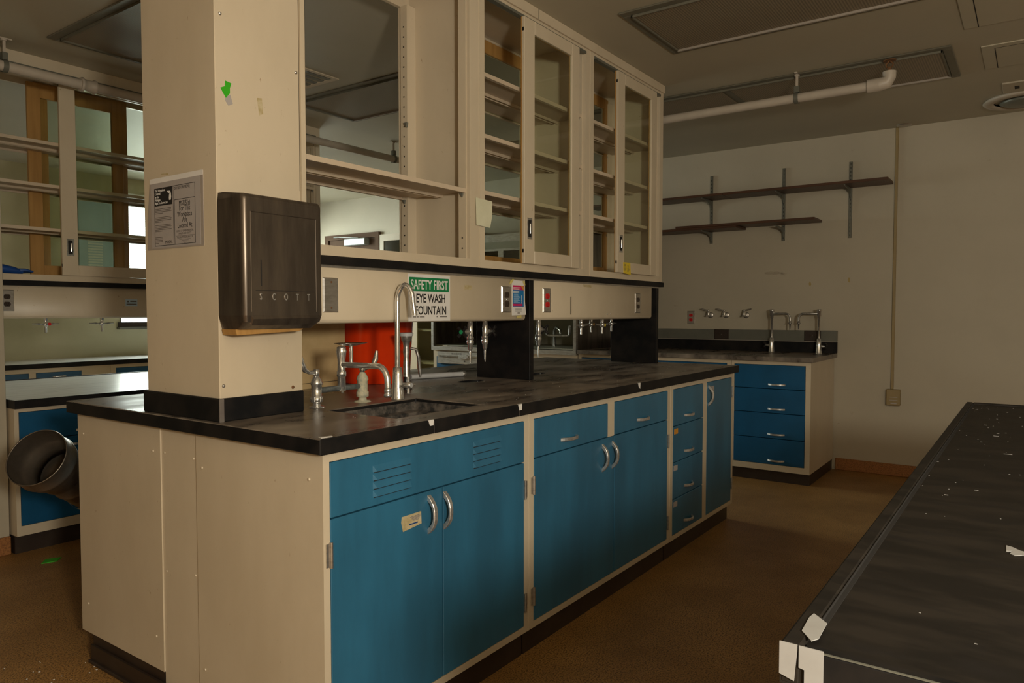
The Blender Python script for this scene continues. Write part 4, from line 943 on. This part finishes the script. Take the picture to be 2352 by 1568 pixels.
board(.676, 1.95, SZ1, 'left dark wooden board of the upper wall shelf')
board(.56, 1.73, SZ2, 'lower left dark board of the bottom wall shelf')
board(-.035, 1.075, SZ2 + .020, 'dark board overlapping on top of the lower wall shelf').location = (0, 0, 0)
# conduit
t = thing('wall_conduit', 'thin tan conduit running down the far wall into a small tan box', 'conduit', (XW, -.55, .6))
B(XW - .012, XW, -.558, -.538, .652, ZC).build('channel', 'tan_box', t, .002)
bx = B(XW - .045, XW, -.607, -.515, .532, .652).build('junction_box', 'tan_box', t, .003)
m = MB(); m.box(XW - .0458, XW - .045, -.590, -.535, .570, .574); m.box(XW - .0458, XW - .045, -.590, -.535, .592, .596); m.box(XW - .0458, XW - .045, -.585, -.545, .545, .553); m.build('marks', 'grey_paper', bx)
wf_ = [o for o in C.objects if o.name == 'wall_far'][0]
M['smudge'] = mat('wall_smudge', (.34, .29, .215), .7, col2=(.45, .385, .285), scale=40, amt=.9)
M['peel'] = mat('yellowed_peel', (.40, .30, .12), .7, col2=(.34, .25, .10), scale=40)
def blot(y, z, ry, rz, mm, name):
    n = 18; pts = [(y + ry * math.cos(2 * PI * k / n) * random.uniform(.6, 1.1), z + rz * math.sin(2 * PI * k / n) * random.uniform(.5, 1.1)) for k in range(n)]
    MB().prism(pts, 'yz', XW - .0005, XW).build(name, mm, wf_)
blot(.34, 1.545, .085, .016, 'smudge', 'smudge'); blot(.255, 1.535, .03, .014, 'smudge', 'smudge'); blot(.05, 1.45, .010, .022, 'peel', 'peel_mark'); blot(-.235, 1.47, .012, .025, 'peel', 'peel_mark')
blot(-.18, .36, .010, .006, 'smudge', 'smudge')
# fume hood
HX = 4.165; HY0, HY1 = 1.742, 3.37; HZ = 1.93
t = thing('fume_hood', 'stainless steel fume hood against the far wall behind the black slabs', 'fume hood', (4.5, 2.55, 0))
m = MB(); m.box(HX + .03, XW - .01, HY0, HY0 + .02, .905, HZ); m.box(HX + .03, XW - .01, HY1 - .02, HY1, .905, HZ); m.box(XW - .03, XW - .01, HY0, HY1, .905, HZ); m.box(HX + .03, XW - .01, HY0, HY1, HZ - .02, HZ)
m.build('shell', 'dark_steel', t)
B(HX + .04, XW - .03, HY0 + .02, HY1 - .02, .905, .912).build('floor_pan', 'hood_dark', t); B(XW - .034, XW - .030, HY0 + .02, HY1 - .02, .912, HZ - .02).build('rear_lining', 'hood_dark', t)
m = MB(); grid_frame(m, -HY1, -HY0, .862, HZ, [(-HY1 + .028, -(2.56), .90, 1.78), (-(2.50), -HY0 - .028, .90, 1.78)], 0, .03); o = m.build('front_frame', 'steel', t, world=False)
o.data.transform(Matrix.Translation((HX - 4.5, -2.55 + 0, 0)) @ Matrix.Rotation(-PI / 2, 4, 'Z'))
B(HX + .012, HX + .018, HY0 + .03, HY1 - .03, 1.20, 1.75).build('sash_glass', 'glass_dirty', t)
B(HX - .004, HX + .030, HY0 + .01, HY1 - .01, 1.80, 1.86).build('header_band', 'hood_dark', t)
MB().tube([(4.55, 2.20, .912), (4.55, 2.20, 1.06), (4.52, 2.16, 1.09), (4.50, 2.10, 1.06), (4.50, 2.10, 1.03)], .012).build('hood_spout', 'chrome_dull', t)
MB().tube([(4.30, 2.12, 1.11), (4.30, 2.12, 1.03), (4.30, 2.10, 1.02), (4.30, 1.90, 1.02), (4.30, 1.885, 1.03), (4.30, 1.88, 1.11)], .010).build('trap_pipe', 'chrome_dull', t)
base_cabinet('hood_base_cabinet', 'cream and blue base cabinet carrying the fume hood', (CX, HY1, 0), -PI / 2, HY1 - HY0 - .002, .70, .860,
   [('door', .04, .52, .12, .80), ('panel', .60, 1.06, .12, .66), ('drawer', 1.12, 1.58, .68, .82), ('door', 1.12, 1.58, .12, .67)], blue='blue_in', z0=.081, kick=.02)
t = thing('control_panel', 'small stainless control strip under the fume hood sill', 'control panel', (4.18, 3.05, .75))
B(4.170, 4.196, 2.70, 3.30, .735, .850).build('panel', 'steel', t, .004); B(4.160, 4.170, 2.72, 3.27, .80, .815).build('rail', 'chrome', t); B(4.150, 4.170, 2.92, 3.02, .79, .825).build('slider', 'alu', t)
m = MB()
for k in range(12): m.box(4.1694, 4.170, 3.12 - k * .012, 3.124 - k * .012, .825, .838)
m.box(4.1694, 4.170, 2.76, 2.92, .836, .840); m.lathe([(.008, 0), (.008, .003)], (4.170, 2.96, .765), (-1, 0, 0), 10); m.build('scale_marks', 'ink', t)

# ================================================================ SECOND ISLAND (left)
H2 = .785
IX0, IX1, IY0, IY1 = .338, 2.60, 2.700, 3.94
t = thing('second_worktop', 'worn worktop pale with window glare on the second island, seen left of the column', 'worktop', (1.4, 3.3, H2))
B(IX0 + .004, IX1, IY0 + .004, IY1, H2 - .036, H2).build('slab', 'pale_top', t); 
m = MB(); m.box(IX0, IX1, IY0, IY0 + .004, H2 - .042, H2 + .0008); m.box(IX0, IX1, IY1, IY1 + .012, H2 - .042, H2 + .004); m.box(IX1, IX1 + .004, IY0, IY1, H2 - .042, H2); m.box(IX0, IX0 + .004, IY0 + .004, IY1, H2 - .042, H2 + .0006)
m.build('black_edge', 'edge', t)
m = MB()
for (x0, y0, x1, y1) in ((.62, 3.05, .80, 3.12), (.80, 3.12, 1.05, 3.10), (.74, 3.22, 1.12, 3.36), (.56, 2.96, .66, 2.99)):
    d_ = Vector((x1 - x0, y1 - y0, 0)); n_ = Vector((-d_.y, d_.x, 0)).normalized() * .002
    m.add([(x0 - n_.x, y0 - n_.y, H2 + .0004), (x0 + n_.x, y0 + n_.y, H2 + .0004), (x1 + n_.x, y1 + n_.y, H2 + .0004), (x1 - n_.x, y1 - n_.y, H2 + .0004)], [(0, 1, 2, 3)])
m.build('scratch', 'grey_ink', t)
base_cabinet('second_island_cabinet', 'blue drawer cabinet of the second island behind the steel duct', (IX0 + .005, IY0 + .027, 0), 0, .62, 1.18, H2 - .044,
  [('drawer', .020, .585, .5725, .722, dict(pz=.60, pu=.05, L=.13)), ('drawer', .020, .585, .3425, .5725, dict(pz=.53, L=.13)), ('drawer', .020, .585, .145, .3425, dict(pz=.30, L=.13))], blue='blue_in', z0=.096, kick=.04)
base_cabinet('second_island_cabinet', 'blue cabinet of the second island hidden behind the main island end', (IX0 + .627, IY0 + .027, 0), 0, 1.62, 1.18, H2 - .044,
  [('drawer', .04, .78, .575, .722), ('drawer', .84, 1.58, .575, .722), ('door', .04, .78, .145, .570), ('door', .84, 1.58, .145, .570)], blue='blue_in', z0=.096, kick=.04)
t = thing('second_column', 'cream column of the second island cut by the left edge of the picture', 'column', (0, 3.0, 0))
B(-.35, .333, 2.79, 3.35, .092, ZC).build('casing', 'wall', t, .002); B(-.36, .336, 2.782, 3.358, 0, .092).build('cork_base', 'cork', t, .003)
QY0, QY1 = 2.950, 3.345
t = thing('second_ledge', 'black ledge under the wall cabinets of the second island', 'ledge', (1.4, 3.1, 1.37))
B(.337, 2.50, QY0 - .004, QY1 + .006, 1.366, 1.394).build('slab', 'edge', t, .001)
service_panel(.337, 2.46, 2.985, 3.31, 1.191, 1.366, 'cream service panel of the second island, left of the column')
outlet('duplex_outlet', 'steel outlet with dark sockets at the left edge of the picture', (.418, 2.9849, 1.287), 0, 'brown_dev')
t = thing('info_sticker', 'small pale blue sticker on the left service panel beside the column', 'sticker', (1.08, 2.984, 1.28))
B(1.035, 1.105, 2.9835, 2.9849, 1.262, 1.302).build('sticker', 'pale_blue', t)
m = MB(); m.prism([(1.041, 1.284), (1.049, 1.296), (1.058, 1.284)], 'xz', 2.9829, 2.9835); m.box(1.062, 1.100, 2.9829, 2.9835, 1.286, 1.294); m.box(1.040, 1.100, 2.9829, 2.9835, 1.270, 1.276); m.build('print', 'grey_ink', t)
gas_turret(.628, 3.05, 1.191, 'gas turret with a red disc under the left service panel', ('chrome', 'red_dev'), L=.05)
gas_turret(.928, 3.05, 1.191, 'gas turret under the left service panel nearer the column', L=.05)
t = thing('support_slab', 'black upright slab under the ledge at the end of the second island', 'support', (2.45, 3.15, H2), 0)
B(2.462, 2.492, 2.99, 3.30, H2, 1.366).build('slab', 'edge', t)
w2 = wall_cabinet('wall_cabinet', 'left cream cabinet with orange wood framed sliding doors, cut by the picture edge', .337, 1.54, .352, 1.505, y0=QY0, y1=QY1, z0=1.394, shelves=(2.150, 1.920, 1.683),
    front=[(.672, 1.29, QY0 - .02)], rear=[(.695, 1.225, QY1 - .044, dict(st=.072, sr=.055, bot=.06, topr=.07))])
sliding_door(w2, .650, 1.185, QY1 - .070, 1.427, 2.536, outside='wood', inside='wood', st=.070, sr=.065, bot=.07, topr=.08, pull=False)
w3 = wall_cabinet('wall_cabinet', 'cream wall cabinet of the second island hidden behind the column', 1.54, 2.47, 1.575, 2.435, y0=QY0, y1=QY1, z0=1.394, shelves=(2.150, 1.920, 1.683), front=[(1.60, 2.05, QY0 - .02)])
# blue gloves bundle
t = thing('blue_glove', 'crumpled blue rubber glove lying in the left wall cabinet', 'glove', (.44, 3.00, 1.43))
m = MB(); m.tube([(.345, 3.02, 1.448), (.40, 3.01, 1.456), (.46, 3.00, 1.446), (.50, 2.995, 1.438)], [.026, .024, .020, .010], 12)
for k in range(4): m.tube([(.47, 3.0, 1.448), (.51, 2.985 + k * .012, 1.450 - k * .003), (.545, 2.98 + k * .018, 1.442)], [.009, .008, .005], 8)
m.build('glove', 'blue_glove', t)
# duct elbow
t = thing('steel_duct', 'tarnished steel duct piece leaning open-mouthed in the aisle behind the island', 'duct', (.1, 1.75, 0))
P0 = Vector((.012, 1.63, .680)); AX = Vector((.66, .42, -.50)).normalized()
MB().lathe([(q * .76, h) for q, h in [(.144, 0), (.147, -.002), (.149, .002), (.146, .008), (.146, .060), (.150, .065), (.146, .072), (.140, .095), (.118, .118), (.118, .165), (.110, .168), (.110, .115), (.134, .092), (.142, .06), (.142, .005)]], P0, AX, 48, caps=False).build('wide_collar', 'duct', t)
MB().lathe([(q * .76, h) for q, h in [(.110, .162), (.114, .170), (.108, .18), (.108, .24), (.111, .245), (.106, .252), (.106, .30), (.100, .30), (.100, .17)]], P0, AX, 40, caps=False).build('narrow_collar', 'duct', t)
m = MB(); p1 = P0 + AX * .29; p2 = P0 + AX * .50; p3 = P0 + AX * .74; p4 = Vector((.80, 2.12, .125)); p5 = Vector((1.10, 2.26, .082))
m.tube([p1, p2, p3, p4, p5], .080, 32); m.build('pipe', 'duct', t)
MB().lathe([(.086, -.008), (.086, .008)], P0 + AX * .36, AX, 40, caps=False).build('clamp_band', 'alu', t)
# scraps on floor
flat('green_scrap', 'tiny green tape scrap on the floor by the left column', [(.36, 2.50), (.42, 2.48), (.46, 2.52), (.40, 2.55)], 0.0, 'green_tape', th=.004)
m = MB()
for k in range(40):
    x = random.gauss(-.06, .06); y = random.gauss(1.12, .14); s_ = random.uniform(.002, .006); m.box(x - .05, x - .05 + s_, y, y + s_, 0, .001)
tag(m.build('floor_crumbs', 'white'), 'white crumbs on the brown floor by the island end', 'debris', kind='stuff')

# ================================================================ BENCH UNDER THE WINDOW
t = thing('window_worktop', 'pale worktop along the window wall in the far left background', 'worktop', (2.5, 5.8, H2))
B(.6, 4.44, 5.525, YW - .002, H2 - .035, H2).build('slab', 'pale_top', t); B(.6, 4.44, 5.52, 5.525, H2 - .042, H2).build('black_edge', 'edge', t)
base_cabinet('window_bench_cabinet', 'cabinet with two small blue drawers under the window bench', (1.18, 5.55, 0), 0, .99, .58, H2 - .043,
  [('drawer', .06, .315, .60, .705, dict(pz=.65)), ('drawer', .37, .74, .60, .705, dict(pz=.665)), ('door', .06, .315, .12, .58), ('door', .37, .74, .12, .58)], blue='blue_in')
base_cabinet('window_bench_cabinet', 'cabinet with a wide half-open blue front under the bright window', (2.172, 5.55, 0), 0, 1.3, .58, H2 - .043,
  [('drawer', .05, 1.2, .52, .71, dict(pull=0)), ('door', .05, .6, .12, .50), ('door', .64, 1.2, .12, .50)], blue='blue_in')
